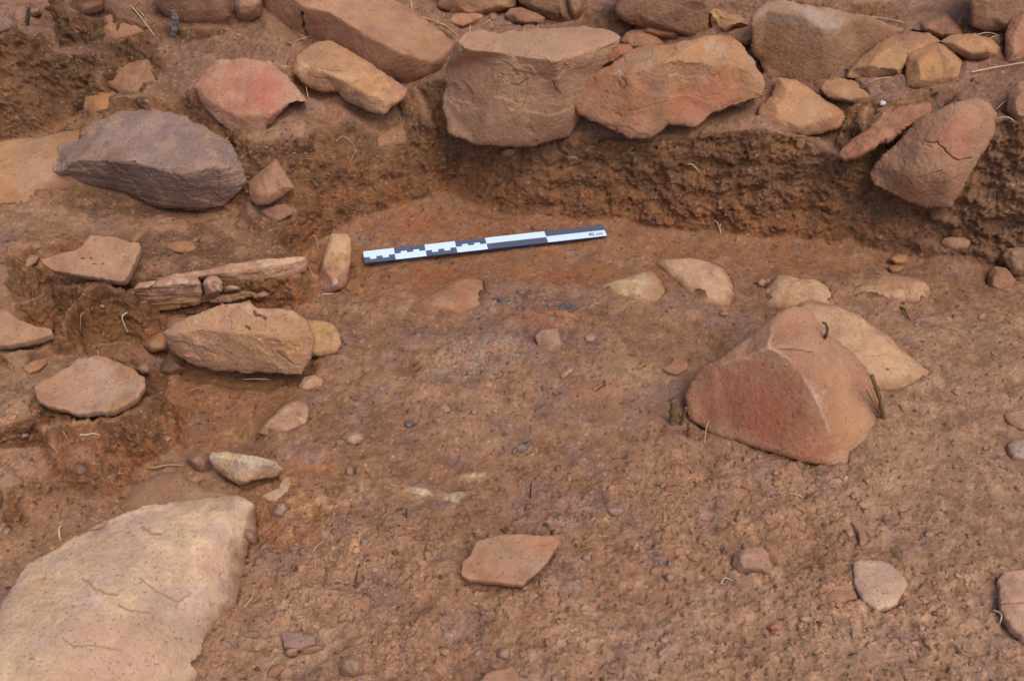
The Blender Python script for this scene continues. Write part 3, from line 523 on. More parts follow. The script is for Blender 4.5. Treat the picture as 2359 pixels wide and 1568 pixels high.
stone('boulder', 'large purple grey boulder with a rugged top and shaded face', [(98, 392, .085), (104, 375, .098), (128, 350, .115), (130, 335, .12), (180, 320, .125), (205, 290, .14), (270, 258, .155), (330, 252, .16), (400, 258, .158), (470, 285, .15), (535, 328, .135), (562, 368, .12), (574, 420, .095), (555, 445, .08), (520, 475, .055), (460, 490, .045), (380, 482, .045), (280, 450, .05), (150, 430, .06)],
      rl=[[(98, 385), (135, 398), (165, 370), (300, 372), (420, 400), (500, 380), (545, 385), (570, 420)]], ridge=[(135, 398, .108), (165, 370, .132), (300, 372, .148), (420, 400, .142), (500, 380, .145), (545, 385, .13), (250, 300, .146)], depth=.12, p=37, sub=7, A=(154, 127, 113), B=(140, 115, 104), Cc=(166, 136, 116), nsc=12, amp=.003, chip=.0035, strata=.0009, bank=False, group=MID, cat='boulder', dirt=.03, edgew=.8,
      patches=[(250, 385, .035, (160, 110, 74), .6), (220, 375, .03, (170, 114, 78), .5), (440, 375, .03, (164, 116, 98), .6), (400, 445, .09, (124, 98, 84), 1.), (220, 420, .06, (112, 90, 78), 1.), (300, 425, .06, (118, 94, 80), 1.), (480, 450, .06, (128, 96, 80), .7), (390, 345, .05, (156, 132, 114), .5), (320, 300, .05, (156, 124, 120), .5)],  # dark patches paint the lower face's shade, along with some dirt
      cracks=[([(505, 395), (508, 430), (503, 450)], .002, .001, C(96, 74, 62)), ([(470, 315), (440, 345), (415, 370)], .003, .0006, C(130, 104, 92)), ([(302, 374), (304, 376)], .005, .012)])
stone('stone', 'brown four sided stone set in the soil right of the purple boulder', [(572, 420, .1), (600, 395, .115), (635, 365, .128), (648, 385, .12), (680, 432, .1), (660, 448, .09), (620, 470, .08), (592, 474, .078), (578, 462, .082)], depth=.05, p=33, A=(158, 116, 86), B=(146, 104, 76), bulge=.012, group=MID, bank=False, edgew=1.5, patches=[(600, 468, .014, (186, 138, 92), .7)])
slab('pottery_sherd', 'small pinkish sherd sticking out of the section beneath the brown four sided stone', [(597, 487, .062), (625, 476, .07), (655, 471, .074), (673, 484, .066), (670, 494, .06), (640, 508, .052), (615, 500, .056)], thick=.008, A=(164, 118, 92), B=(150, 106, 80), lift=.01)
stone('stone', 'dim orange banded stone embedded in the middle of the soil section', [(838, 328), (860, 305), (905, 288), (935, 277), (944, 300), (940, 332), (905, 345), (850, 350)], .085, .12, A=(152, 106, 70), B=(134, 92, 64), Cc=(176, 122, 72), sub=5, p=28, bulge=.014, depth=.06, group=MID, bank=False, dirt=0)
stone('stone', 'tiny bright orange pebble stuck in the section', [(897, 385), (903, 377), (915, 377), (920, 385), (912, 393), (900, 393)], .045, .055, A=(190, 110, 56), sub=3, bank=False)
slab('pottery_sherd', 'biggest flat clay sherd with broken corners perched on a soil pedestal at left', [(92, 597, .098), (130, 585, .101), (170, 575, .104), (186, 568, .105), (207, 540, .112), (262, 546, .11), (300, 556, .108), (318, 557, .108), (323, 572, .103), (310, 600, .094), (302, 618, .088), (284, 645, .08), (272, 647, .08), (230, 640, .082), (170, 631, .086), (118, 620, .09), (105, 612, .094)],
     thick=.017, rndz=.002, A=(176, 136, 104), B=(170, 130, 98), Cc=(164, 122, 92), nsc=14, patches=[(200, 550, .012, (196, 120, 88), .7), (110, 610, .012, (192, 124, 90), .5)], cracks=[([(192, 587), (194, 588)], .0035, .002), ([(216, 600), (222, 600)], .0025, .002), ([(238, 600), (240, 601)], .003, .002), ([(210, 587), (211, 588)], .004, .002)])
slab('pottery_sherd', 'small oval orange sherd lying on dark soil right of the biggest clay sherd', [(385, 565), (400, 556), (425, 553), (445, 560), (449, 568), (430, 574), (405, 574)], thick=.006, A=(172, 120, 76), B=(160, 108, 68), smooth_out=True, seg=100, rings=12)
LONG = 'pieces of the long cracked stone below the terrace'
stone('stone', 'long right hand piece of the cracked whitish stone under the terrace edge', [(356, 643, .06), (410, 631, .065), (463, 622, .067), (520, 611, .068), (600, 599, .067), (680, 591, .063), (706, 592, .058), (712, 602, .05), (704, 628, .034), (650, 645, .03), (600, 655, .03), (530, 660, .03), (480, 646, .045), (400, 646, .055)], rl=[[(400, 646), (520, 628), (610, 615), (690, 603), (706, 592)]], ridge=[(520, 628, .064), (610, 615, .064), (690, 603, .056)], depth=.05, p=33, sub=6, dust=.5, A=(186, 144, 114), B=(178, 132, 104), Cc=(210, 172, 136), nsc=20, strata=.0010, group=LONG, edgew=1.4, patches=[(560, 618, .03, (200, 152, 116), .5), (660, 608, .03, (206, 158, 112), .5)], dirt=.01)
stone('stone', 'middle left piece of the cracked whitish stone under the terrace edge', [(300, 668, .05), (318, 652, .058), (390, 640, .062), (455, 636, .062), (464, 655, .05), (466, 688, .022), (430, 696, .015), (370, 700, .012), (310, 690, .025)], rl=[[(300, 668), (330, 662), (400, 655), (455, 650), (455, 636)]], ridge=[(330, 662, .055), (400, 655, .058), (455, 650, .058)], depth=.05, p=25, sub=6, dust=.4, A=(190, 148, 120), B=(172, 128, 104), Cc=(212, 178, 146), nsc=20, strata=.0012, amp=.0035, group=LONG, patches=[(440, 680, .02, (168, 116, 70), .5), (340, 690, .025, (166, 116, 70), .6)], cracks=[([(352, 640), (347, 665), (350, 680)], .003, .004)], dirt=.01)
stone('stone', 'round knob shaped piece in the middle of the cracked whitish stone', [(467, 650, .055), (480, 636, .06), (500, 635, .06), (514, 650, .05), (512, 672, .035), (495, 688, .02), (472, 690, .018)], depth=.05, p=16, sub=5, A=(184, 140, 116), B=(168, 122, 100), Cc=(210, 180, 150), nsc=26, group=LONG, bulge=.015)
stone('stone', 'grey white flake wedged right of the round knob', [(515, 662, .04), (530, 656, .044), (550, 660, .04), (556, 668, .034), (530, 673, .03), (516, 674, .03)], depth=.02, sub=4, A=(200, 180, 152), B=(186, 158, 126), group=LONG, bulge=.006)
stone('stone', 'small left end piece of the cracked whitish stone', [(258, 690, .03), (285, 676, .04), (300, 668, .045), (306, 690, .025), (290, 700, .015), (262, 702, .01)], depth=.03, sub=4, A=(182, 132, 100), B=(160, 112, 80), group=LONG)
slab('stone', 'flaky ochre ledge of crumbling stone under the long cracked stone', [(300, 706, .012), (360, 700, .016), (430, 694, .02), (540, 680, .026), (600, 678, .028), (622, 682, .026), (560, 692, .018), (480, 700, .014), (400, 712, .005), (330, 722, -.002)], thick=.02, rndz=.004, jit=.004, amp=.003, A=(152, 108, 70), B=(134, 94, 62), Cc=(176, 130, 88), cat='stone', mat=M_STONE, nsc=40, chip=.004, group=LONG)
stone('stone', 'upright narrow stone with whitish tip standing left of the scale bar', [(762, 538, .062), (800, 537, .062), (809, 548, .056), (808, 600, .036), (803, 645, .012), (790, 665, .004), (755, 677, -.002), (735, 668, .0), (728, 640, .01), (735, 615, .022), (750, 570, .045)], rl=[[(762, 538), (765, 545), (742, 610), (728, 640)], [(800, 547), (808, 600)]], ridge=[(765, 545, .06), (800, 547, .058), (742, 610, .034), (795, 580, .05), (770, 650, .018)], depth=.045, p=37, sub=6, A=(164, 116, 92), B=(152, 104, 80), Cc=(176, 128, 88), nsc=20, edgew=1.3, dirt=0,
      dust=.3, patches=[(780, 550, .034, (206, 162, 112), 1.4), (795, 565, .024, (212, 172, 124), 1.2), (752, 595, .012, (204, 162, 114), .7), (768, 645, .006, (216, 206, 198), .9), (745, 660, .006, (200, 176, 158), .6)])
slab('pottery_sherd', 'grey tan sherd with a drawn out point cut by the left edge', [(-90, 700, .09), (0, 716, .092), (15, 715, .092), (45, 735, .09), (85, 752, .088), (117, 756, .087), (118, 768, .083), (90, 778, .08), (20, 793, .078), (6, 793, .078), (-90, 790, .08)], thick=.013, rndz=.002, A=(180, 138, 104), B=(170, 128, 96), nsc=12)
stone('boulder', 'chunky yellow crusted stone with a notch in its top overhanging the trench', [(370, 765, .07), (400, 742, .085), (470, 712, .105), (510, 698, .115), (575, 692, .118), (595, 712, .112), (640, 708, .112), (680, 718, .105), (715, 745, .09), (726, 790, .065), (716, 825, .045), (692, 860, .02), (600, 862, .015), (500, 855, .015), (430, 838, .022), (395, 815, .035), (380, 790, .052)],
      rl=[[(370, 765), (385, 770), (470, 762), (560, 770), (640, 775), (700, 775), (715, 745)]], ridge=[(385, 770, .073), (470, 762, .09), (560, 770, .09), (640, 775, .085), (700, 775, .078), (560, 715, .112)], depth=.1, p=25, sub=7, A=(196, 150, 106), B=(178, 130, 96), Cc=(206, 164, 116), nsc=11, amp=.0045, chip=.003, bank=False, dirt=0, edgew=1., mat=None,
      patches=[(460, 820, .05, (158, 112, 92), .85), (560, 825, .06, (154, 108, 86), .85), (650, 830, .045, (154, 110, 86), .8), (400, 790, .03, (164, 120, 104), .7), (600, 790, .04, (196, 150, 82), .7), (680, 795, .03, (190, 142, 80), .7), (500, 830, .012, (196, 146, 76), .7), (455, 800, .008, (220, 190, 160), .6), (500, 730, .03, (190, 140, 110), .6), (620, 740, .04, (184, 142, 114), .6)],
      cracks=[([(592, 712), (596, 728), (604, 738)], .006, .005), ([(640, 818), (665, 840), (690, 848)], .003, .002), ([(560, 755), (570, 752)], .004, .003)])
stone('stone', 'flat yellowish stone tucked behind the right end of the notched stone', [(690, 735, .03), (730, 738, .032), (765, 745, .032), (780, 765, .028), (786, 795, .016), (776, 815, .008), (740, 822, .004), (700, 820, .004)], depth=.04, p=25, A=(190, 146, 100), B=(178, 130, 88), Cc=(200, 156, 90), bulge=.006, dirt=.01)
stone('stone', 'small orange wedge of stone at the left tip of the notched stone', [(328, 795, -.008), (352, 772, .0), (372, 764, .008), (384, 780, .008), (384, 805, -.004), (350, 812, -.012)], depth=.03, sub=4, A=(172, 118, 74), B=(150, 100, 64), dirt=.01)
stone('stone', 'dull grey brown stone sunk beneath the left end of the notched stone', [(372, 835, -.008), (390, 815, .0), (412, 828, .0), (430, 850, -.008), (400, 868, -.018), (366, 862, -.018)], depth=.03, sub=4, A=(134, 98, 76), B=(120, 86, 66), dirt=.015)
slab('pottery_sherd', 'round disc like base sherd with a shallow hollow on the left shelf', [(78, 895, .068), (95, 875, .07), (140, 850, .072), (178, 825, .074), (220, 819, .074), (260, 828, .072), (300, 846, .07), (325, 865, .067), (333, 885, .064), (318, 908, .06), (300, 926, .058), (258, 940, .057), (218, 948, .057), (180, 946, .058), (110, 932, .062), (82, 915, .065)], thick=.014, dome=-.006, rndz=.003, jit=.002, A=(176, 134, 104), B=(168, 124, 92), Cc=(178, 142, 120), nsc=16, patches=[(205, 885, .04, (182, 148, 124), .6), (180, 915, .03, (190, 150, 118), .5)], dirt=0)
stone('stone', 'little white tipped stone on the shelf corner right of the disc like sherd', [(312, 850), (320, 838), (338, 835), (350, 848), (348, 862), (325, 862)], .055, .068, A=(200, 172, 146), B=(150, 108, 80), sub=4, bank=False)
slab('pottery_sherd', 'small orange sherd lying above the disc like base sherd', [(55, 838), (80, 828), (105, 824), (112, 834), (90, 846), (70, 854), (58, 846)], thick=.005, A=(188, 136, 98), B=(178, 126, 90), seg=90, rings=12)
stone('stone', 'small whitish stone in the ground below the notched stone', [(686, 890), (700, 868), (725, 862), (745, 875), (742, 892), (715, 903), (692, 902)], -.0, .018, A=(190, 148, 110), B=(174, 126, 86), sub=5, p=21, bulge=.006, dirt=.006, nsc=30)
stone('stone', 'triangular pinkish stone with pale upper edge at the trench rim', [(592, 998, -.004), (605, 978, .004), (650, 938, .018), (680, 922, .024), (706, 928, .022), (712, 945, .018), (704, 975, .008), (670, 992, .0), (620, 1006, -.006)], rl=[[(605, 978), (655, 945), (690, 938), (706, 928)]], ridge=[(655, 945, .022), (690, 938, .024)], depth=.04, sub=5, A=(182, 142, 110), B=(174, 130, 98), Cc=(206, 168, 128), nsc=24, dirt=.01, edgew=1.3)
stone('stone', 'white crusted angular stone lying near the top of the big pale boulder', [(481, 1052, .03), (487, 1040, .036), (520, 1040, .038), (590, 1050, .036), (630, 1058, .03), (652, 1078, .02), (640, 1098, .01), (600, 1102, .012), (553, 1120, .004), (520, 1100, .01), (494, 1078, .018)], rl=[[(494, 1078), (500, 1052), (590, 1068), (625, 1070), (652, 1078)], [(590, 1068), (555, 1108), (553, 1120)]], ridge=[(500, 1052, .036), (590, 1068, .034), (625, 1070, .03), (555, 1108, .014)], depth=.03, p=37, sub=5, A=(204, 176, 136), B=(196, 156, 112), Cc=(206, 190, 164), nsc=22, bank=False, edgew=1.2, patches=[(640, 1082, .018, (150, 112, 84), .9), (615, 1090, .015, (140, 104, 80), .9), (580, 1062, .018, (200, 196, 180), .6), (560, 1090, .012, (200, 146, 112), .5)])
stone('stone', 'dull purple clod like stone touching the white crusted stone on its left', [(428, 1058), (440, 1044), (465, 1040), (482, 1056), (486, 1085), (470, 1095), (445, 1080)], .0, .022, A=(148, 108, 86), B=(134, 96, 74), sub=5, amp=.005, nsc=30, dirt=.02)
slab('stone', 'thin curved whitish rind in the soil right of the white crusted stone', [(600, 1140), (630, 1146), (655, 1135), (668, 1112), (664, 1094), (655, 1094), (655, 1112), (642, 1128), (620, 1133)], thick=.01, A=(196, 158, 122), B=(170, 130, 98), mat=M_STONE, cat='stone', jit=.002, seg=120, rings=12, lift=.003, amp=.002)
stone('stone', 'small white pebble with a sharp top below the white crusted stone', [(622, 1184), (640, 1160), (655, 1157), (662, 1170), (656, 1196), (636, 1195)], .004, .022, A=(206, 178, 146), B=(190, 150, 118), sub=4, p=28, bulge=.008, edgew=1.5)
stone('stone', 'smooth purple brown pebble half sunk in the hollow above the big pale boulder', [(166, 1085), (172, 1070), (190, 1067), (206, 1082), (200, 1100), (178, 1102)], -.012, .004, A=(138, 104, 88), B=(126, 92, 74), sub=4, p=13, bulge=.01)
stone('stone', 'small brown stone cut by the left edge above the big pale boulder', [(-20, 1160), (-15, 1125), (0, 1120), (8, 1145), (2, 1180), (-18, 1185)], .02, .045, A=(150, 118, 80), sub=3)
stone('boulder', 'huge pale sandstone boulder filling the bottom left corner', [(-140, 1420, .06), (-20, 1440, .06), (5, 1385, .055), (60, 1300, .05), (150, 1250, .046), (250, 1195, .04), (330, 1165, .036), (440, 1150, .034), (520, 1140, .036), (560, 1142, .036), (588, 1165, .028), (594, 1230, .006), (572, 1262, .004), (560, 1330, .002), (540, 1400, .0), (505, 1460, -.002), (485, 1540, -.004), (440, 1640, -.004), (330, 1800, -.004), (-140, 1800, .05)],
      ridge=[(150, 1330, .068), (330, 1260, .06), (480, 1230, .045), (545, 1180, .04), (470, 1350, .036), (100, 1480, .082), (330, 1480, .058), (410, 1460, .036), (100, 1640, .082), (290, 1640, .046), (0, 1500, .08), (250, 1400, .07)], depth=.12, p=16, dust=.25, rimsoil=1., A=(212, 176, 137), B=(205, 167, 132), Cc=(204, 168, 143), nsc=9, amp=.0016, rnd_px=22, soft=22, cat='boulder', dirt=.014, edgew=.3,
      patches=[(300, 1290, .06, (184, 156, 136), .6), (150, 1440, .05, (182, 158, 136), .6), (430, 1400, .06, (178, 154, 134), .55), (520, 1290, .04, (196, 150, 128), .6), (350, 1500, .06, (190, 140, 112), .6), (250, 1450, .05, (196, 148, 116), .5), (300, 1600, .06, (192, 146, 122), .6), (440, 1480, .05, (160, 132, 112), .6), (180, 1560, .05, (190, 148, 108), .5), (60, 1400, .05, (206, 162, 112), .5), (540, 1200, .03, (186, 146, 124), .5)],
      cracks=[([(190, 1322), (220, 1345), (240, 1355), (275, 1362)], 0.0033, 0.0024, C(170, 126, 84)), ([(330, 1328), (370, 1355), (410, 1375), (445, 1358)], 0.0029, 0.0024, C(170, 126, 84)), ([(275, 1382), (300, 1396), (350, 1402)], 0.0041, 0.0022, C(170, 126, 84)), ([(325, 1205), (350, 1220), (370, 1222)], 0.0050, 0.0016, C(170, 126, 84)), ([(145, 1460), (170, 1480), (220, 1478), (280, 1490)], 0.0025, 0.0011, C(170, 126, 84)), ([(95, 1322), (100, 1324)], 0.0066, 0.0034, C(170, 126, 84))])
slab('stone', 'soil dusted flat stone rising behind the peak of the huge pale boulder', [(270, 1160), (300, 1120), (350, 1088), (410, 1078), (440, 1105), (500, 1130), (560, 1140), (520, 1160), (400, 1170), (300, 1180)], thick=.04, dome=.006, rndz=.01, A=(172, 128, 94), B=(160, 116, 84), mat=M_STONE, cat='boulder', nsc=14, lift=.012, amp=.002)
slab('stone', 'small grey flake resting on the upper left edge of the huge pale boulder', [(200, 1222, .062), (222, 1205, .066), (245, 1203, .066), (240, 1212, .064), (215, 1222, .06)], thick=.004, A=(168, 138, 116), seg=80, rings=10, cat='stone', mat=M_STONE)
stone('stone', 'grey stone hidden in the soil at the right shoulder of the huge pale boulder', [(553, 1228), (560, 1215), (580, 1218), (592, 1235), (590, 1260), (570, 1250)], .0, .03, A=(164, 126, 100), sub=4)

# ------------------------------------------------------------------ floor of the trench
stone('boulder', 'big pyramid shaped boulder with a red front face and pale ridges', [(1574, 914, .035), (1590, 883, .05), (1612, 848, .075), (1668, 816, .096), (1731, 770, .114), (1789, 721, .128), (1824, 703, .131), (1862, 710, .126), (1887, 745, .11), (1912, 773, .1), (1957, 807, .085), (1985, 836, .072), (2006, 860, .06), (2022, 929, .03), (2027, 990, .01), (2008, 1030, .002), (1986, 1058, -.002), (1962, 1077, .006), (1934, 1077, .012), (1847, 1066, .018), (1775, 1043, .020), (1700, 1018, .021), (1650, 1005, .020), (1587, 964, .022)],
      rl=[[(1824, 703), (1783, 738), (1768, 796), (1714, 822), (1645, 838), (1612, 848)], [(1768, 796), (1821, 828), (1856, 877), (1880, 914), (1905, 975), (1930, 1036), (1934, 1077)]], ridge=[(1783, 738, .125), (1768, 796, .128), (1714, 822, .103), (1645, 838, .082), (1821, 828, .12), (1856, 877, .108), (1880, 914, .098), (1905, 975, .072), (1930, 1036, .03)], depth=.13, p=46, sub=7, A=(174, 126, 92), B=(164, 116, 84), Cc=(178, 132, 100), nsc=9, amp=.0016, soft=3.5, cat='boulder', dirt=.018, edgew=1.,
      patches=[(1700, 900, .07, (140, 90, 68), 1.1), (1640, 900, .045, (152, 88, 66), .9), (1760, 930, .055, (150, 82, 62), .9), (1740, 960, .05, (150, 88, 66), .7), (1840, 1010, .05, (152, 94, 68), .8), (1800, 950, .05, (152, 88, 64), .7), (1880, 1050, .03, (168, 88, 54), .7), (1720, 850, .04, (158, 110, 80), .6), (1990, 870, .02, (170, 92, 66), .7), (1860, 760, .05, (184, 124, 94), .6), (1960, 930, .06, (190, 136, 98), .7), (1950, 1010, .05, (194, 142, 94), .6), (1660, 1000, .03, (120, 88, 66), .7), (1780, 850, .03, (150, 108, 80), .5)],  # front patches: red stone, darkened further to paint that face's shade
      cracks=[([(1783, 738), (1781, 760), (1768, 796), (1762, 800)], .0055, .0, C(196, 164, 140)), ([(1762, 800), (1714, 822), (1660, 835)], .005, .0, C(188, 150, 122)), ([(1768, 800), (1800, 812), (1821, 828), (1856, 877), (1880, 914), (1893, 945), (1912, 990), (1935, 1045)], .005, .0, C(196, 164, 140)), ([(1876, 908), (1895, 900), (1908, 896)], .006, .0, C(196, 170, 150)), ([(1800, 795), (1850, 800), (1875, 806)], .0025, .001)])
slab('boulder', 'flat cream coloured slab lying behind the pyramid shaped boulder', [(1800, 720, .04), (1840, 697, .05), (1890, 690, .052), (1945, 706, .05), (1985, 726, .046), (2040, 765, .04), (2080, 800, .034), (2120, 832, .028), (2155, 860, .024), (2160, 884, .02), (2110, 888, .02), (2088, 897, .02), (2030, 898, .02), (1960, 890, .02), (1870, 830, .03)], thick=.03, dome=.01, rndz=.006, amp=.0018, jit=.002, A=(200, 158, 116), B=(190, 148, 110), Cc=(208, 170, 126), nsc=14, mat=M_STONE, cat='boulder', bank=True, lift=.009, cracks=[([(1985, 745), (1988, 775), (1994, 800)], .0015, .0003, C(166, 122, 76)), ([(1985, 815), (2025, 812), (2050, 808)], .0015, .0003, C(156, 112, 70)), ([(2042, 842), (2050, 844)], .004, .002)], patches=[(2040, 820, .025, (206, 166, 118), .5), (2100, 860, .05, (182, 134, 100), .5)])
slab('stone', 'rounded triangular pale stone lying flat behind and left of the pyramid boulder', [(1512, 598), (1550, 592), (1600, 592), (1650, 606), (1675, 625), (1688, 660), (1684, 690), (1660, 700), (1620, 688), (1580, 662), (1548, 630)], thick=.02, dome=.006, rndz=.006, smooth_out=True, A=(206, 164, 126), B=(190, 146, 112), Cc=(214, 178, 130), nsc=26, mat=M_STONE, cat='stone', bank=True, lift=.009)
slab('stone', 'buried stone showing as a blurred whitish patch left of the triangular pale stone', [(1380, 655), (1420, 640), (1470, 626), (1505, 622), (1530, 645), (1540, 680), (1500, 690), (1440, 680)], thick=.02, dome=.008, rndz=.01, smooth_out=True, A=(192, 150, 110), B=(176, 132, 94), Cc=(214, 188, 144), nsc=22, mat=M_STONE, cat='stone', bank=True, lift=.007, patches=[(1480, 645, .03, (204, 178, 132), .7), (1420, 652, .02, (200, 170, 118), .7), (1520, 680, .03, (156, 108, 76), .8)])
slab('stone', 'low humped stone with a broken yellow edge right behind the pyramid boulder', [(1762, 690), (1760, 665), (1775, 640), (1800, 632), (1850, 640), (1890, 646), (1918, 662), (1925, 690), (1900, 702), (1850, 700), (1800, 706)], thick=.03, dome=.014, rndz=.01, smooth_out=True, A=(198, 156, 118), B=(186, 142, 102), Cc=(212, 172, 120), nsc=30, mat=M_STONE, cat='stone', bank=True, amp=.003, lift=.006, patches=[(1785, 700, .02, (206, 158, 100), .7), (1810, 640, .02, (206, 164, 126), .6)])
slab('stone', 'nearly buried stone smeared with soil near the right end of the section foot', [(1960, 670), (1990, 640), (2040, 628), (2110, 632), (2145, 650), (2130, 690), (2080, 690), (2010, 685)], thick=.02, dome=.006, rndz=.012, smooth_out=True, A=(188, 142, 104), B=(174, 126, 88), Cc=(206, 164, 118), nsc=26, mat=M_STONE, cat='stone', bank=True, lift=.007, amp=.003)
slab('stone', 'buried smooth stone edge in front of the scale bar', [(950, 700), (985, 675), (1030, 652), (1075, 634), (1110, 634), (1130, 655), (1120, 690), (1060, 715), (990, 718)], thick=.02, dome=.008, rndz=.01, smooth_out=True, A=(168, 118, 84), B=(160, 108, 74), Cc=(180, 128, 86), nsc=16, mat=M_STONE, cat='stone', bank=True, lift=.007)
stone('stone', 'grey triangular stone point wedged at the foot of the section on the right edge', [(2306, 590, .035), (2318, 574, .045), (2345, 570, .05), (2420, 575, .05), (2400, 620, .02), (2345, 637, .008), (2330, 632, .012)], depth=.05, p=28, A=(156, 120, 92), B=(146, 108, 84), bank=False)
stone('stone', 'dull brown stone leaning beside the grey triangular point at the right edge', [(2272, 665, -.002), (2276, 632, .012), (2290, 614, .022), (2318, 618, .022), (2340, 645, .01), (2335, 672, -.002), (2300, 680, -.006)], depth=.04, p=25, A=(158, 112, 80), B=(146, 100, 72), dirt=.02)
slab('pottery_sherd', 'large smooth tan sherd with curved top edge in the foreground', [(1062, 1306, .034), (1066, 1290, .035), (1082, 1278, .036), (1092, 1256, .038), (1092, 1246, .0385), (1130, 1234, .04), (1170, 1228, .041), (1230, 1232, .041), (1284, 1232, .041), (1289, 1246, .04), (1280, 1262, .038), (1262, 1288, .036), (1225, 1325, .033), (1205, 1341, .032), (1175, 1341, .032), (1110, 1334, .032), (1078, 1333, .032), (1064, 1322, .033)], thick=.011, rndz=.0018, jit=.0008, A=(178, 130, 98), B=(170, 127, 98), Cc=(160, 124, 98), nsc=9, patches=[(1130, 1260, .02, (156, 126, 92), .5), (1180, 1265, .02, (154, 126, 94), .5), (1160, 1300, .025, (178, 134, 108), .5), (1078, 1300, .006, (186, 112, 78), .7)], cracks=[([(1200, 1284), (1212, 1270), (1230, 1258)], .002, .0, C(204, 150, 96))])
slab('pottery_sherd', 'tan sherd cut off by the bottom edge below the large smooth sherd', [(1090, 1590), (1120, 1548), (1178, 1530), (1190, 1550), (1210, 1590), (1150, 1610)], thick=.009, A=(180, 132, 104), B=(172, 124, 96), lift=.008)
slab('pottery_sherd', 'thick pale sherd with chipped right side in the right foreground', [(1966, 1292), (1985, 1286), (2045, 1291), (2075, 1320), (2093, 1345), (2075, 1358), (2070, 1385), (2020, 1398), (1990, 1378), (1972, 1340)], thick=.012, A=(206, 172, 142), B=(198, 160, 130), Cc=(200, 170, 146), nsc=26, lift=.010, mat=M_STONE)
slab('pottery_sherd', 'narrow pale sherd sliver lying left of the thick pale sherd', [(1903, 1368), (1918, 1356), (1972, 1358), (1977, 1375), (1945, 1381), (1908, 1380)], thick=.006, A=(190, 148, 118), lift=.005, seg=90, rings=10)
slab('pottery_sherd', 'curved strip like sherd standing above the thick pale sherd', [(1960, 1200), (1974, 1194), (1986, 1210), (1997, 1235), (1996, 1246), (1982, 1250), (1976, 1225)], thick=.006, A=(184, 138, 112), lift=.006, seg=90, rings=10)
slab('pottery_sherd', 'upper half of the cracked sherd at the right edge', [(2303, 1330), (2312, 1312), (2345, 1310), (2430, 1300), (2430, 1385), (2355, 1382), (2306, 1386)], thick=.014, A=(200, 160, 136), B=(190, 148, 124), lift=.013)
slab('pottery_sherd', 'lower half of the cracked sherd at the right edge', [(2308, 1392), (2355, 1387), (2430, 1390), (2430, 1500), (2360, 1460), (2335, 1442)], thick=.014, A=(200, 160, 136), B=(190, 148, 124), lift=.012)
stone('pottery_sherd', 'thick angular sherd with a bent root on it at the centre of the floor', [(1232, 775, .028), (1245, 760, .034), (1285, 756, .036), (1290, 780, .03), (1298, 795, .022), (1290, 810, .012), (1255, 822, .01), (1240, 800, .016)], ridge=[(1280, 762, .036), (1278, 790, .028)], depth=.02, p=46, sub=4, amp=.001, A=(172, 132, 106), B=(160, 122, 96), cat='pottery sherd')
slab('stone', 'small flat oval pebble right of the thick angular sherd', [(1348, 770), (1360, 764), (1372, 772), (1366, 780), (1353, 779)], thick=.005, smooth_out=True, A=(164, 134, 104), seg=60, rings=8, cat='stone', mat=M_STONE)
slab('pottery_sherd', 'small pink star shaped sherd left of the pyramid boulder', [(1524, 846), (1545, 836), (1552, 820), (1566, 826), (1585, 834), (1583, 845), (1560, 858), (1540, 853)], thick=.006, A=(186, 132, 108), B=(178, 126, 100), lift=.006, seg=90, rings=12, jit=.0006)
slab('pottery_sherd', 'small flake with a white tip below the thick angular sherd', [(1290, 862), (1305, 852), (1318, 843), (1321, 850), (1308, 860), (1296, 866)], thick=.005, A=(180, 144, 120), patches=[(1318, 846, .005, (224, 208, 192), .8)], lift=.006, seg=70, rings=9)
stone('stone', 'rounded pinkish stone half buried in the lower right floor', [(1683, 1300), (1690, 1275), (1720, 1258), (1755, 1258), (1768, 1275), (1782, 1305), (1770, 1325), (1700, 1322)], .012, .034, A=(174, 130, 104), B=(160, 118, 92), p=18, sub=5, bulge=.012, dirt=.012, nsc=22)
slab('stone', 'pale stone patch at the right edge above the other edge pebble', [(2318, 955), (2335, 945), (2400, 940), (2400, 985), (2345, 980)], thick=.01, A=(184, 146, 116), mat=M_STONE, cat='stone', smooth_out=True, dome=.004, lift=.005)
slab('stone', 'greyish flat pebble at the right edge halfway down', [(2324, 1020), (2345, 1012), (2400, 1012), (2400, 1052), (2345, 1048), (2328, 1038)], thick=.012, A=(176, 152, 132), mat=M_STONE, cat='stone', smooth_out=True, dome=.004, lift=.008)
BL = 'loose pebbles at the bottom left'
slab('stone', 'angular purple grey flat pebble near the tip of the bottom row', [(650, 1452), (690, 1452), (722, 1460), (722, 1480), (688, 1488), (655, 1486)], thick=.01, A=(158, 124, 108), B=(150, 114, 96), mat=M_STONE, cat='stone', lift=.008, group=BL)
stone('stone', 'left half of a split tan pebble below the purple grey flat pebble', [(652, 1502), (665, 1492), (686, 1492), (686, 1512), (662, 1514)], .008, .022, A=(172, 132, 104), sub=4, group=BL, bulge=.006)
stone('stone', 'right half of a split tan pebble below the purple grey flat pebble', [(690, 1494), (715, 1486), (742, 1484), (746, 1496), (720, 1512), (691, 1512)], .008, .022, A=(176, 134, 106), sub=4, group=BL, bulge=.006)
stone('stone', 'round knobbly brown grey pebble cut near the bottom edge', [(778, 1535), (790, 1512), (815, 1505), (838, 1522), (838, 1550), (815, 1564), (788, 1556)], .006, .034, A=(156, 124, 94), B=(140, 104, 78), p=13, sub=5, amp=.004, nsc=30, bulge=.014, group=BL)
stone('stone', 'triangular buff pebble left of the round knobbly one', [(600, 1566), (622, 1535), (645, 1525), (660, 1535), (640, 1562), (625, 1568)], .006, .02, A=(166, 130, 102), sub=4, group=BL, bulge=.006)
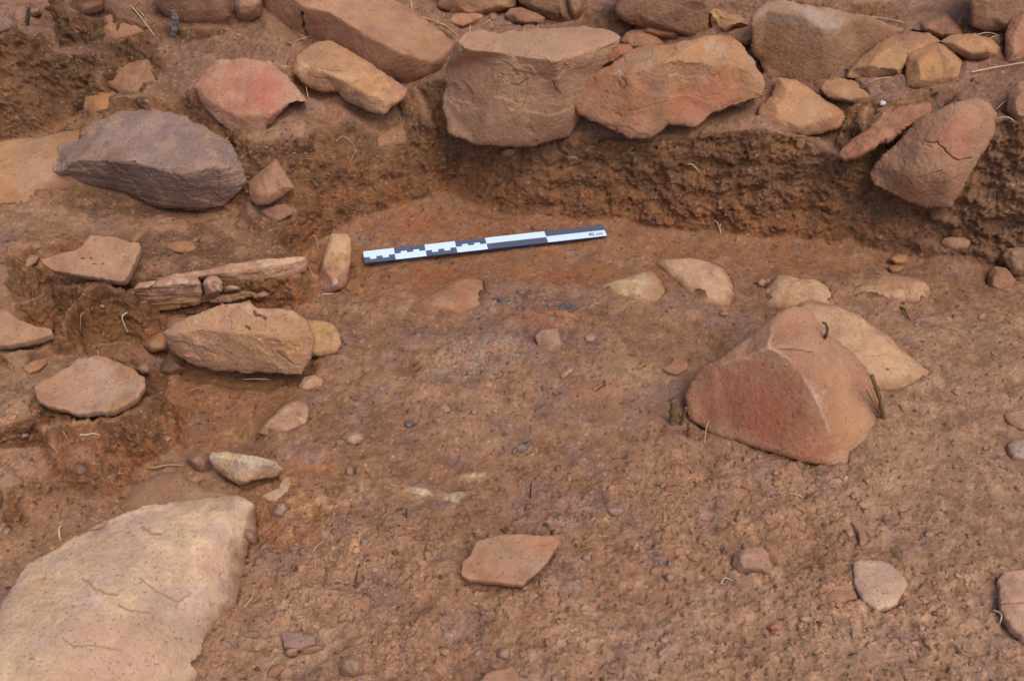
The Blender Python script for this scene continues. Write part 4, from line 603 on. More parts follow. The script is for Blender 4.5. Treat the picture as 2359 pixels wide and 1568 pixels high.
for k, (px, py, w, h, cc, lb) in enumerate([
    (690, 1577, 26, 14, (182, 132, 108), 'pinkish pebble cut by the bottom edge'),
    (748, 1395, 30, 10, (176, 120, 96), 'reddish flake lying in the lower left floor'),
    (580, 1462, 26, 12, (160, 126, 104), 'thin grey flake beside the lower right side of the big pale boulder'),
    (1160, 1505, 18, 15, (172, 132, 110), 'pinkish lump above the bottom edge sherd'),
    (1095, 1390, 11, 7, (168, 134, 114), 'small grey pebble under the large smooth tan sherd'),
    (1350, 1286, 15, 11, (176, 138, 118), 'pinkish pebble right of the large smooth tan sherd'),
    (1542, 1330, 13, 14, (164, 130, 106), 'square grey chip in the lower floor'),
    (1418, 1178, 22, 13, (172, 138, 118), 'twin pale lump on the floor above the large smooth tan sherd'),
    (1572, 1178, 10, 9, (176, 142, 114), 'round buff pebble left of the sherd strip'),
    (1570, 1196, 11, 8, (174, 134, 106), 'orange buff pebble just under the round buff one'),
    (1855, 1427, 17, 11, (178, 144, 122), 'pale rounded pebble below the sherd sliver'),
    (1785, 1445, 22, 12, (170, 110, 88), 'reddish lump in the lower right floor'),
    (2075, 1400, 11, 7, (176, 146, 126), 'small pale pebble touching the lower side of the thick pale sherd'),
    (2118, 1405, 10, 7, (176, 142, 120), 'light pebble right under the thick pale sherd'),
    (2140, 1232, 14, 11, (168, 132, 112), 'mauve lump right of the curved sherd strip'),
    (1270, 735, 13, 9, (136, 112, 98), 'grey smooth pebble above the thick angular sherd'),
    (1022, 944, 18, 13, (176, 124, 92), 'orange lump in the middle of the floor'),
    (806, 1085, 12, 15, (166, 116, 92), 'left of two egg shaped pebbles in the floor hollow'),
    (826, 1084, 11, 14, (150, 110, 90), 'right of two egg shaped pebbles in the floor hollow'),
    (815, 1010, 22, 16, (192, 156, 120), 'whitish nodule above the two egg shaped pebbles'),
    (1925, 1082, 7, 6, (190, 100, 70), 'red clay crumb under the pyramid boulder'),
    (1655, 1113, 8, 7, (196, 92, 62), 'bright red clay crumb on the right floor'),
    (930, 1219, 7, 7, (96, 72, 58), 'dark round pellet on the floor')]):
    g_ = G(px, py); ou = [(px + w * math.cos(t) * rnd.uniform(.8, 1.12), py + h * math.sin(t) * rnd.uniform(.8, 1.12)) for t in np.linspace(0, 2 * math.pi, 8)[:-1]]
    z0 = g_[2]
    stone('stone', lb, ou, z0 + .0, z0 + h * .0009, A=cc, B=tuple(int(q * .9) for q in cc), sub=4, p=18, bulge=h * .0004 + .002, depth=.012, amp=.0015, nsc=40, dirt=.004, cat='pebble')

for ou, zb_, zt_, cc, lb, g_ in [
    ([(62, 32), (72, 22), (90, 20), (96, 32), (84, 42), (66, 42)], .24, .26, (160, 114, 80), 'small orange brown stone in the soil at the top left corner', ROW),
    ([(98, 22), (106, 10), (124, 10), (128, 22), (112, 30)], .24, .26, (156, 112, 78), 'little brown stone right of the orange brown one in the top left corner', ROW),
    ([(1154, 352), (1166, 342), (1184, 342), (1192, 352), (1182, 362), (1160, 362)], .105, .125, (180, 122, 74), 'small orange stone in the section under the big square block', ROW),
    ([(1300, 366), (1310, 358), (1326, 358), (1336, 368), (1322, 376), (1306, 375)], .10, .12, (164, 120, 84), 'small tan lump in the section under the rough red stained stone', ROW),
    ([(1828, 338), (1832, 318), (1846, 312), (1856, 322), (1854, 345), (1838, 350)], .16, .185, (138, 98, 72), 'brown clod on the section edge right below the pointed orange stone', ROW),
    ([(1850, 345), (1858, 330), (1872, 328), (1880, 342), (1872, 356), (1856, 356)], .15, .175, (146, 104, 78), 'smaller brown clod right of the first on the section edge', ROW),
    ([(1978, 362), (1990, 338), (2020, 326), (2044, 334), (2046, 350), (2020, 368), (1990, 378)], .13, .165, (112, 82, 60), 'dark brown cobble packed between the thin red slab and the leaning boulder', ROW)]:
    stone('stone', lb, ou, zb_, zt_, A=cc, B=tuple(int(q * .88) for q in cc), bulge=.008, depth=.03, amp=.0025, nsc=30, dirt=.004, group=g_, bank=True)
slab('stone', 'rounded pale stone showing in the foot of the section near the right edge', [(2170, 560), (2182, 548), (2210, 546), (2232, 556), (2226, 572), (2190, 576)], thick=.012, dome=.005, smooth_out=True, A=(166, 124, 90), B=(150, 108, 76), mat=M_STONE, cat='stone', lift=.008, seg=90, rings=12)
slab('stone', 'orange flake at the section foot below the leaning boulder', [(2052, 592), (2070, 582), (2090, 586), (2084, 598), (2062, 600)], thick=.008, A=(176, 124, 76), B=(160, 108, 66), mat=M_STONE, cat='stone', lift=.006, seg=80, rings=10)
slab('stone', 'flat ochre flake just below the orange flake at the section foot', [(2048, 612), (2066, 607), (2086, 612), (2070, 620), (2054, 620)], thick=.007, A=(170, 120, 78), B=(156, 108, 68), mat=M_STONE, cat='stone', lift=.006, seg=80, rings=10)
slab('plaster_fragment', 'bright white fragment lying above the thin red slab', [(2028, 235), (2034, 231), (2041, 234), (2039, 239), (2031, 240)], thick=.008, A=(226, 222, 216), B=(214, 206, 196), cat='fragment', lift=.008, seg=60, rings=8)
for ou, cc, lb in [
    ([(40, 615), (52, 598), (74, 586), (92, 590), (84, 606), (60, 622), (44, 628)], (166, 124, 92), 'knobbly tan lump left of the biggest clay sherd'),
    ([(60, 572), (74, 560), (94, 558), (98, 572), (80, 582), (64, 582)], (162, 122, 92), 'smaller tan lump above the knobbly one left of the biggest clay sherd'),
    ([(1742, 648), (1756, 640), (1766, 650), (1758, 664), (1744, 662)], (176, 130, 88), 'small yellow pebble at the left tip of the humped stone'),
    ([(1655, 722), (1668, 714), (1680, 720), (1676, 732), (1660, 732)], (184, 134, 98), 'orange pebble between the triangular pale stone and the pyramid boulder'),
    ([(1842, 662), (1860, 656), (1872, 664), (1862, 672), (1846, 672)], (196, 150, 100), 'bright flake on the soil beside the low humped stone')]:
    stone('stone', lb, ou, .0, .014, A=cc, B=tuple(int(q * .9) for q in cc), bulge=.006, depth=.02, amp=.002, nsc=40, dirt=.008, cat='stone')

# ------------------------------------------------------------------ ground: bank soil against the stones, then build the sheet
foot_m = np.zeros(R.shape); inside = np.zeros(R.shape)
for v, bank in STONES:
    i = np.clip(((v[:, 0] - RX0) / RS).round().astype(int), 0, len(gx) - 1); j = np.clip(((v[:, 1] - RY0) / RS).round().astype(int), 0, len(gy) - 1)
    hb = R[j, i]
    if bank:
        m = (v[:, 2] > hb - .006) & (v[:, 2] < hb + .012); foot_m[j[m], i[m]] = 1
    m = v[:, 2] > hb + .001
    t = np.zeros(R.shape); t[j[m], i[m]] = 1
    t = (blur(t, 1, 1) > .2).astype(float); inside = np.maximum(inside, t)
near = blur(np.minimum(foot_m * 3, 1), 3, 2)
bankn = perlin(np.stack([np.tile(gx, len(gy)), np.repeat(gy, len(gx)), np.zeros(len(gx) * len(gy))], 1), 35, 77).reshape(R.shape)
core = (blur(inside, 2, 1) > .97).astype(float); core = blur(core, 1, 2)
RB = R + near * (.0055 + .003 * bankn) * (1 - core) - core * .007
RBs = blur(RB, 5, 2)
rg_s = np.clip(near * 1.0, 0, 1)

def seg_grow(a, b, n, far):
    t = np.linspace(0, 1, n + 1)[1:]; return a + (b - a) * t + (far - b) * t ** 3
NA = 1040
ain = np.linspace(-1.1, 1.1, NA)
aout = 1.1 + np.cumsum(np.geomspace(.003, .9, 26)); aax = np.concatenate([-aout[::-1], ain, aout])
NY = 1120
yf = np.linspace(-.98, .78, 1800)
def halfw(y): return .69 + np.clip((y + .8) / 1.2, -.2, 1.3) * .36
cols_y = np.zeros((len(aax), NY))
hw = halfw(yf)
for k, a in enumerate(aax):
    x = a * hw; z = samp(RB, x, yf)
    dz = np.gradient(z, yf); dist = np.sqrt((yf - CAM[1]) ** 2 + (1.04 - z) ** 2)
    w_ = np.sqrt(1 + (1.15 * dz) ** 2) / dist
    cs = np.concatenate([[0], np.cumsum((w_[1:] + w_[:-1]) / 2)]); cs /= cs[-1]
    cols_y[k] = np.interp(np.linspace(0, 1, NY), cs, yf)
# relax sideways so rows stay smooth
kk = np.ones(9) / 9
cols_y = np.apply_along_axis(lambda c: np.convolve(np.pad(c, 4, mode='edge'), kk, 'valid'), 0, cols_y)
yo1 = -.98 - np.cumsum(np.geomspace(.003, 1.2, 20))[::-1]; yo2 = .78 + np.cumsum(np.geomspace(.003, 2.0, 24))
YY = np.concatenate([np.tile(yo1, (len(aax), 1)), cols_y, np.tile(yo2, (len(aax), 1))], 1)
XX = aax[:, None] * halfw(np.clip(YY, -.98, .78))
nx, ny = XX.shape
ZZ = samp(RB, XX, YY)
far = np.maximum(0, np.maximum(np.abs(XX) - 1.4, 0) * .03 + np.maximum(YY - 1.05, 0) * .06)
ZZ = ZZ + far
V = np.stack([XX, YY, ZZ], -1)
def normals(V):
    gu = np.gradient(V, axis=0); gv = np.gradient(V, axis=1); n = np.cross(gu, gv); n /= np.maximum(np.linalg.norm(n, axis=-1, keepdims=True), 1e-12); return n
Nn0 = normals(V); Nsm = normals(np.stack([XX, YY, samp(RBs, XX, YY) + far], -1))
n_s = .35 * Nn0 + .65 * Nsm; n_s /= np.linalg.norm(n_s, axis=-1, keepdims=True)
v = V.reshape(-1, 3); n = n_s.reshape(-1, 3)
steep = sst(.93, .62, Nn0.reshape(-1, 3)[:, 2])
nearm = samp(rg_s, v[:, 0], v[:, 1]); corem = samp(core, v[:, 0], v[:, 1])
def blob(px, py, rx, ry=None, p=2.):
    c = G(px, py); ry = ry or rx
    return c, rx, ry
def bmask(lst, nz, lo=1.15, hi=.45):
    m = np.zeros(len(v))
    for (px, py, rx, ry) in lst:
        c = G(px, py); d = np.sqrt(((v[:, 0] - c[0]) / rx) ** 2 + ((v[:, 1] - c[1]) / ry) ** 2 + ((v[:, 2] - c[2]) / max(rx, ry)) ** 2)
        m = np.maximum(m, sst(lo, hi, d + nz))
    return m
nA = fbm(v, 9, 4, 1); nB = fbm(v, 28, 4, 5); nC = fbm(v, 75, 4, 9); nD = fbm(v, 190, 3, 13); nE = perlin(v, 430, 17)
smooth_zone = bmask([(1100, 520, .28, .09), (850, 560, .1, .06), (1500, 560, .35, .05), (1800, 590, .3, .04), (480, 960, .12, .12), (1250, 620, .3, .06), (1450, 900, .1, .08), (250, 760, .1, .04), (60, 250, .1, .04), (1000, 480, .1, .05)], .3 * nB)
rough_zone = bmask([(200, 1100, .2, .12), (900, 1450, .3, .2), (1500, 1350, .4, .25), (1100, 820, .1, .05), (700, 1350, .12, .2), (1850, 1100, .15, .05), (2000, 1500, .4, .15), (630, 530, .06, .05), (200, 470, .1, .03), (200, 690, .1, .03), (400, 900, .03, .05)], .3 * nB)
amp = .55 + .75 * rough_zone - .35 * smooth_zone * (1 - rough_zone) + 1.5 * steep * (1 - .5 * smooth_zone)
amp *= (1 - .75 * corem)
wn_ = np.array([1, 1, 1.])
bil = 1 - np.abs(perlin(v, 46, 31)) * 1.9; bil2 = 1 - np.abs(perlin(v, 105, 32)) * 1.9; bil3 = 1 - np.abs(perlin(v, 230, 33)) * 1.9
patchy = sst(-.25, .45, nB + .5 * nA)
w1, cl1 = worley(v + .0022 * np.stack([nC, nD, nC * .5], 1), 115, 3); w2, cl2 = worley(v + .0010 * np.stack([nD, nE, nD], 1), 250, 5)
cr1 = np.clip(1.05 - 1.5 * w1, -.2, 1) * (((cl1 * 37) % 101) / 101. > .35); cr2 = np.clip(1.0 - 1.35 * w2, -.3, 1) * (.4 + .6 * ((cl2 * 53) % 97) / 97.)
patchy = np.clip(patchy * 1.15 * (.45 + .55 * sst(-.2, .25, fbm(v, 5.5, 3, 97))) * sst(-.55, .25, fbm(v, 13, 3, 91)), 0, 1)
lum = .0014 * bil * patchy + .0019 * cr1 * patchy + .0016 * cr2 * (.35 + .65 * patchy) + .0008 * bil3 * patchy + .0024 * nB + .0014 * nC + .0007 * nD + .0004 * nE
# pits and root holes
pt_ = perlin(v, 60, 41) + .4 * perlin(v, 150, 42)
pits = sst(.55, .85, pt_) * (.3 + 1.1 * steep) * (1 - .7 * smooth_zone)
pit2 = sst(.32, .6, perlin(v, 125, 43) + .3 * nD) * (1 - .6 * smooth_zone) * (.6 + .6 * rough_zone)
# ledges and hollows on the steep faces
led = perlin(v * np.array([.6, .6, 2.2]), 26, 51)
disp = amp * lum * (1 - .6 * np.clip(nearm, 0, 1) * (corem < .3)) - .0055 * pits + steep * (.005 * led + .008 * nA + .006 * nB + .0012 * bil3 + .0010 * bil2 + .0012 * nD + .0035 * cr1 + .0016 * cr2) + (1 - steep) * .005 * nA * (1 - nearm) - .0028 * pit2
fade = sst(6, 1.6, np.abs(v[:, 0])) 
v2 = v + n * disp[:, None]
V2 = v2.reshape(nx, ny, 3)
# --- soil colours
base = mix(C(146, 101, 72)[None], C(162, 116, 84)[None], sst(-.4, .5, nA + .5 * nB))
base = mix(base, C(144, 106, 88)[None], .75 * sst(.0, .5, fbm(v, 16, 5, 61)) )
orange = bmask([(1000, 500, .24, .1), (1300, 540, .3, .06), (1700, 570, .3, .045), (950, 640, .2, .07), (800, 620, .12, .1), (480, 930, .16, .13), (300, 770, .12, .06), (1450, 640, .25, .04), (650, 1150, .1, .08), (1900, 620, .1, .03), (60, 280, .14, .05), (820, 480, .1, .05), (560, 860, .1, .06), (30, 600, .05, .03), (1150, 610, .25, .07)], .45 * nB)
base = mix(base, mix(C(156, 100, 62)[None], C(144, 96, 66)[None], sst(-.3, .3, nB)), .68 * orange)
redo = bmask([(950, 520, .05, .03), (1330, 530, .05, .02), (1000, 640, .05, .03), (1290, 640, .06, .02), (1250, 730, .06, .03), (900, 425, .03, .02), (1880, 520, .03, .02), (1380, 890, .04, .02)], .6 * nC)
base = mix(base, C(166, 90, 56)[None], .45 * redo)
pale = bmask([(2200, 1100, .22, .3), (2000, 1500, .4, .12), (2200, 950, .2, .15), (1600, 1500, .2, .1), (700, 1480, .1, .08), (1430, 870, .08, .04), (2250, 760, .12, .06)], .5 * nB)
base = mix(base, C(176, 134, 102)[None], .6 * pale * (.6 + .4 * sst(-.3, .3, nC)))
och = bmask([(1500, 860, .05, .03), (720, 1160, .08, .04), (850, 1130, .05, .03), (1080, 1100, .03, .012), (960, 1140, .05, .012), (800, 1250, .04, .02), (550, 1000, .04, .02)], .6 * nC)
base = mix(base, C(190, 142, 92)[None], .6 * och * sst(-.2, .4, nC))
whit = bmask([(1040, 1140, .018, .008), (970, 1132, .022, .006), (1085, 1096, .018, .006), (815, 1005, .012, .008)], .5 * nC)
base = mix(base, C(208, 176, 138)[None], .8 * whit)
nM_ = fbm(v, 55, 4, 96)
ash = bmask([(1100, 815, .075, .04), (1060, 860, .04, .02), (1160, 790, .03, .02)], .6 * nC)
base = mix(base, C(156, 134, 112)[None], .55 * ash * sst(-.5, .3, nM_))
pur = bmask([(1260, 700, .08, .03), (1310, 705, .04, .02), (1160, 690, .03, .01), (1250, 780, .06, .02)], .6 * nC)
base = mix(base, C(112, 82, 76)[None], .5 * pur)
tanl = bmask([(40, 700, .1, .12), (60, 960, .12, .05), (0, 1200, .1, .1), (100, 500, .1, .05), (80, 850, .12, .04)], .5 * nB)
base = mix(base, C(166, 120, 86)[None], .6 * tanl)
# section faces: brown above, ochre below, grey brown at the far right
wallc = mix(C(136, 98, 70)[None], C(150, 106, 70)[None], sst(-.2, .3, fbm(v, 22, 5, 71)))
wallc = mix(wallc, C(160, 98, 58)[None], .6 * sst(.10, .02, v[:, 2] + .03 * nA) * sst(-.3, .2, nB + .2))
wallc = mix(wallc, C(144, 108, 82)[None], .7 * sst(.55, .72, v[:, 0] + .1 * nA))
wallc = mix(wallc, C(112, 82, 60)[None], .5 * sst(.1, .35, nB))
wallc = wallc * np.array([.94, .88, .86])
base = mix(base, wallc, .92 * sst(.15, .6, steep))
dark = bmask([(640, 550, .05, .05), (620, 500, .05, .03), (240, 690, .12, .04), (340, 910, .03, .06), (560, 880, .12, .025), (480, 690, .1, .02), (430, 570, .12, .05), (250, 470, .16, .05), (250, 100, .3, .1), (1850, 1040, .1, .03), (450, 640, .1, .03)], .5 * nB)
base = mix(base, C(112, 78, 54)[None], .7 * dark * (1 - .4 * orange))  # darker brown under stones and ledges and in hollows
plat = sst(.15, .18, v[:, 2]) * sst(.3, 0, steep)
base = mix(base, C(146, 104, 84)[None], .55 * plat)
# crumbs lighter, dark specks painted in as shaded pores, pale grains
base = base * (1 + .13 * nC + .16 * nD + .10 * nE)[:, None] * (1 + .10 * ((((cl2 * 53) % 97) / 97.) - .5) + .12 * ((((cl1 * 29) % 89) / 89.) - .5) * patchy)[:, None]
base = mix(base, C(160, 126, 110)[None], .55 * sst(.45, .8, bil2 * bil3) * (1 - steep) * (1 - .6 * orange))
sp = perlin(v, 170, 81); base = mix(base, C(60, 46, 40)[None], .7 * sst(.5, .62, sp))
sp = perlin(v, 200, 83); base = mix(base, C(196, 150, 108)[None], .6 * sst(.52, .64, sp))
sp = perlin(v, 120, 85); base = mix(base, C(176, 108, 74)[None], .35 * sst(.54, .66, sp))
nM = fbm(v, 38, 5, 95, .65); base = base * (1 + .22 * nM * (1 - .5 * smooth_zone))[:, None]
base = base * (1 + (.14 + .14 * rough_zone * (1 - .8 * dark)) * (1 - steep))[:, None]; base = np.clip(base * np.array([.95, 1.02, 1.045]), .004, 1)  # colour brightened where rough soil shades itself
idx = np.arange(nx * ny).reshape(nx, ny)
qf = np.stack([idx[:-1, :-1], idx[1:, :-1], idx[1:, 1:], idx[:-1, 1:]], -1).reshape(-1, 4)
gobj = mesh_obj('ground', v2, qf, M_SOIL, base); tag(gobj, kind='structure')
NF = normals(V2).reshape(-1, 3)

# ------------------------------------------------------------------ loose soil crumbs (uncountable) and hair roots
inner = (np.abs(v2[:, 0]) < 1.15) & (v2[:, 1] > -.95) & (v2[:, 1] < .75) & (corem < .05)
cand = np.nonzero(inner)[0]
wgt = (.25 + 1.1 * rough_zone + .9 * samp(rg_s, v[:, 0], v[:, 1]) - .2 * smooth_zone + .35 * pale + .25 * steep)[cand]; wgt = np.clip(wgt, .03, 3)
wgt *= (.3 + sst(-.2, .6, nA[cand]) + sst(0, .7, nB[cand])); wgt /= wgt.sum()
def scatter(nm, n, smin, smax, sub, sd_, flat=.7, lift=.2, tint=(1.1, 1.08, 1.08)):
    k = nr.choice(cand, n, p=wgt); U, F = ico(sub); m = len(U)
    s = smin * (smax / smin) ** (nr.rand(n) ** 2.2)
    ctr = v2[k] + NF[k] * (s * lift)[:, None]
    pos = np.repeat(ctr, m, 0); sc = s[:, None] * nr.uniform(.7, 1.25, (n, 3)) * np.array([1, 1, flat])
    th = nr.rand(n) * 6.283; c_, s_ = np.cos(th), np.sin(th)
    Q = U[None] * sc[:, None]; off = np.repeat(nr.rand(n, 3) * 50, m, 0)
    Uq = np.tile(U, (n, 1)); rr = 1 + .7 * perlin(Uq + off, 1.5, sd_) + .45 * perlin(Uq + off, 3.1, sd_)
    Q = Q * rr.reshape(n, m, 1)
    Q = np.stack([Q[..., 0] * c_[:, None] - Q[..., 1] * s_[:, None], Q[..., 0] * s_[:, None] + Q[..., 1] * c_[:, None], Q[..., 2]], -1)
    Vv = pos + Q.reshape(-1, 3); Ff = (F[None] + (np.arange(n) * m)[:, None, None]).reshape(-1, 3)
    br = nr.uniform(.88, 1.14, (n, 1)); cc = base[k] * br * np.array(tint)
    red_ = nr.rand(n) < .015; cc[red_] = C(164, 112, 86); pl_ = nr.rand(n) < .12; cc[pl_] = C(172, 136, 114)
    o = mesh_obj(nm, Vv, Ff, M_SOIL, np.repeat(cc, m, 0)); return o
tag(scatter('soil_crumbs', 15000, .0007, .0030, 1, 3, lift=-.05), 'fine crumbs of brown soil strewn over the whole excavation', 'soil', kind='stuff')
tag(scatter('gravel', 2600, .0012, .0056, 2, 4, flat=.6, lift=.0, tint=(1.1, 1.1, 1.12)), 'small gravel and clods lying loose on the trench floor', 'gravel', kind='stuff')
def tube(path, r, sides=7, taper=.5, seed=0):
    path = np.asarray(path, float); n = len(path)
    T = np.gradient(path, axis=0); T /= np.linalg.norm(T, axis=1)[:, None] + 1e-9
    a = np.cross(T, [0.13, .2, 1.]); a /= np.linalg.norm(a, axis=1)[:, None] + 1e-9; b = np.cross(T, a)
    u = np.linspace(0, 1, n); rad = r * (1 - (1 - taper) * u) * (1 + .22 * np.sin(u * 23 + seed) * .5 + .15 * np.sin(u * 51 + seed * 2)); 
    th = np.arange(sides) / sides * 2 * math.pi
    Vt = path[:, None] + rad[:, None, None] * (np.cos(th)[None, :, None] * a[:, None] + np.sin(th)[None, :, None] * b[:, None])
    Vt = np.concatenate([Vt.reshape(-1, 3), path[:1], path[-1:]]); F = []
    for i in range(n - 1):
        for j in range(sides):
            k = (j + 1) % sides; F.append((i * sides + j, i * sides + k, (i + 1) * sides + k)); F.append((i * sides + j, (i + 1) * sides + k, (i + 1) * sides + j))
    for j in range(sides):
        k = (j + 1) % sides; F.append((n * sides, k, j)); F.append((n * sides + 1, (n - 1) * sides + j, (n - 1) * sides + k))
    return Vt, np.array(F)
def crom(P_, n):
    P_ = np.asarray(P_, float)
    if len(P_) == 2: return P_[0] + (P_[1] - P_[0]) * np.linspace(0, 1, n)[:, None]
    Q = np.concatenate([2 * P_[:1] - P_[1:2], P_, 2 * P_[-1:] - P_[-2:-1]]); out = []
    for i in range(len(P_) - 1):
        p0, p1, p2, p3 = Q[i:i + 4]
        for u in np.linspace(0, 1, max(2, n // (len(P_) - 1)), endpoint=False):
            out.append(.5 * (2 * p1 + (p2 - p0) * u + (2 * p0 - 5 * p1 + 4 * p2 - p3) * u * u + (3 * p1 - p0 - 3 * p2 + p3) * u ** 3))
    out.append(P_[-1]); return np.array(out)
# hair roots
VV, FF, CC = [], [], []; tot = 0
wh = np.clip(.15 + 1.3 * steep[cand] + .5 * rough_zone[cand] + .4 * plat[cand], 0, 3); wh /= wh.sum()
for k in nr.choice(cand, 420, p=wh):
    L_ = nr.uniform(.008, .032); d = nr.normal(size=3); d -= NF[k] * (d @ NF[k]); d /= np.linalg.norm(d) + 1e-9
    e = np.cross(NF[k], d); p0 = v2[k] - NF[k] * .001; bend = nr.uniform(-.5, .5)
    pth = [p0, p0 + d * L_ * .35 + e * bend * L_ * .3 + NF[k] * nr.uniform(.002, .006), p0 + d * L_ * .7 + e * bend * L_ * .2 + NF[k] * nr.uniform(.001, .008), p0 + d * L_ + NF[k] * nr.uniform(-.001, .005)]
    a, f_ = tube(crom(pth, 12), nr.uniform(.00018, .0005), 4, .5, k)
    VV.append(a); FF.append(f_ + tot); tot += len(a); c0 = C(*[(196, 160, 116), (170, 130, 92), (122, 88, 62), (206, 176, 140)][nr.randint(4)]); CC.append(np.tile(c0, (len(a), 1)))
tag(mesh_obj('root_hairs', np.concatenate(VV), np.concatenate(FF), M_ROOT, np.concatenate(CC)), 'fine pale root hairs poking from the soil everywhere', 'roots', kind='stuff')

# dry straw litter on top of the section
VV, FF, CC = [], [], []; tot = 0
ws = sst(.22, .34, v2[cand][:, 1]) * sst(.4, .1, steep[cand]); ws /= ws.sum()
for k in nr.choice(cand, 110, p=ws):
    L_ = nr.uniform(.015, .07); th = nr.uniform(-.6, .6) + (nr.rand() < .3) * 1.2; d = np.array([math.cos(th), math.sin(th), 0]); d -= NF[k] * (d @ NF[k]) * .7
    p0 = v2[k] + NF[k] * .0015; pth = [p0, p0 + d * L_ * .5 + NF[k] * nr.uniform(.001, .004) + nr.normal(size=3) * .0015, p0 + d * L_ + NF[k] * nr.uniform(.0, .003)]
    a, f_ = tube(crom(pth, 10), nr.uniform(.0004, .0009), 5, .6, k)
    VV.append(a); FF.append(f_ + tot); tot += len(a); CC.append(np.tile(C(*[(196, 164, 124), (176, 142, 104), (150, 118, 86), (206, 182, 150)][nr.randint(4)]), (len(a), 1)))
tag(mesh_obj('straw_litter', np.concatenate(VV), np.concatenate(FF), M_ROOT, np.concatenate(CC)), 'dry straw litter lying on the soil behind the wall stones', 'straw', kind='stuff')

# ------------------------------------------------------------------ roots, straws and twigs one can point at
def GS(px, py, lift=0.):
    g = G(px, py); q = v2; return g + np.array([0, 0, lift])
STRAW = (206, 172, 128); WHT = (216, 192, 160); RTB = (150, 112, 78); DRK = (70, 54, 42); GRYW = (112, 104, 98)
def root(label, pl, r=.0008, col=STRAW, lift=.006, name='root', cat='root', taper=.5, ends=None):
    P_ = [G(a, b, lift) for a, b in pl]
    for k in ((0, -1) if ends is None else ends): P_[k] = P_[k] - np.array([0, 0, lift * .9])
    a, f_ = tube(crom(P_, 26), r, 8, taper, len(pl)); c0 = C(*col); cv = c0[None] * (1 + .18 * fbm(a, 300, 2, 3))[:, None]
    o = mesh_obj(name, a, f_, M_ROOT, cv); tag(o, label, cat); return o
def stick(label, bpx, tpx, r, col, name='twig', cat='twig', mid=None, taper=.8, sink=.012):
    b = G(*bpx); t = PY(tpx[0], tpx[1], b[1]); pl = [b + (b - t) / np.linalg.norm(b - t) * sink, b]
    if mid: pl.append(PY(mid[0], mid[1], b[1] - .002))
    pl.append(t)
    a, f_ = tube(crom(pl, 30), r, 12, taper, 3); c0 = C(*col); cv = c0[None] * (1 + .35 * fbm(a * np.array([1, 1, .3]), 260, 3, 9))[:, None]
    o = mesh_obj(name, a, f_, M_ROOT, cv); tag(o, label, cat); return o
root('pale straw lying against the orange stone at the top left', [(298, 6), (318, 32), (336, 56), (354, 76)], .0014)
root('shorter straw crossing the pale one at the top left', [(312, 12), (330, 36), (350, 70)], .001)
root('long thin root running down over the top edge of the big long slab', [(945, -10), (955, 32), (994, 46), (1030, 62), (1057, 78)], .0011)
root('long pale straw lying on soil at the right edge above the leaning boulder', [(2236, 167), (2290, 156), (2420, 134)], .0013, WHT, ends=())
root('straw under the blocky ochre stone on the right', [(1990, 191), (2020, 183), (2056, 171)], .0012)
root('straw lying in front of the thin slab at the top right edge', [(1958, 30), (2030, 42), (2112, 50)], .0012, lift=.008)
root('straw between the dark red triangular stone and the top right block', [(2248, 70), (2262, 95), (2290, 84), (2310, 74)], .001)
root('short straw beneath the top right block', [(2238, 78), (2270, 76), (2302, 73)], .0011)
root('looping root hanging in the section left of the inner corner', [(772, 318), (790, 314), (808, 326), (818, 345), (812, 362), (803, 372)], .0008, (186, 146, 104), .008)
root('thin root dangling from the tip of the red faced stone', [(632, 286), (615, 300), (603, 316), (597, 336)], .0009, (180, 138, 96), .012)
root('root curling down beside the banded slab', [(702, 182), (705, 202), (710, 222)], .0009, STRAW, .012)
root('little pale root sticking out of the middle of the right section', [(1580, 376), (1592, 378), (1603, 387), (1612, 393)], .0008, WHT, .004)
root('pale root under the rough red stained stone', [(1459, 332), (1452, 345), (1441, 357)], .0008, STRAW, .008)
root('white forked root at the foot of the right section', [(1646, 500), (1652, 514), (1664, 532)], .0011, WHT, .008)
root('second white root beside the forked one at the section foot', [(1662, 508), (1658, 520), (1660, 536)], .0008, WHT, .008)
root('pale straws beside the lower edge of the thin red slab', [(1955, 282), (1962, 290), (1968, 304)], .001, WHT, .008)
root('straw by the rounded tan stone at the right edge', [(2330, 222), (2312, 236), (2296, 244)], .0011, WHT, .008)
root('tangle straw below the rounded tan stone at the right edge', [(2298, 264), (2320, 270), (2352, 278)], .0009, WHT, .008)
root('pale crooked root standing in the trench under the biggest clay sherd', [(290, 711), (282, 728), (284, 742), (292, 757)], .0011, WHT, .008)
root('root dangling under the left part of the biggest clay sherd pedestal', [(190, 708), (186, 728), (182, 752)], .0008, (178, 146, 110), .01)
root('short pale root stub above the disc like sherd', [(221, 797), (224, 820)], .0012, STRAW, .01)
root('thin root lying on the trench floor below the notched stone', [(432, 898), (455, 893), (480, 890)], .0008, (186, 146, 106), .004)
root('pale root under the front edge of the notched stone', [(560, 868), (590, 872), (620, 868)], .0009, WHT, .006)
root('wavy pale root below the left shelf', [(178, 994), (197, 1001), (215, 998), (236, 997)], .0011, WHT, .006)
root('upright pale root left of the trench floor', [(288, 998), (286, 1014), (284, 1032)], .0013, WHT, .008)
root('long thin root hanging from the left shelf', [(108, 975), (130, 981), (145, 994), (156, 1009)], .0007, (196, 160, 122), .007)
root('curved root along the crack of the left shelf', [(30, 982), (50, 976), (88, 975)], .0009, WHT, .007)
root('thick crooked stick above the big pale boulder', [(338, 1070), (352, 1077), (375, 1072), (400, 1070), (423, 1066)], .002, (182, 136, 98), .006, 'twig', 'twig')
root('white peg like root left of the big pale boulder', [(137, 1203), (136, 1218), (134, 1236)], .0016, (214, 186, 152), .009)
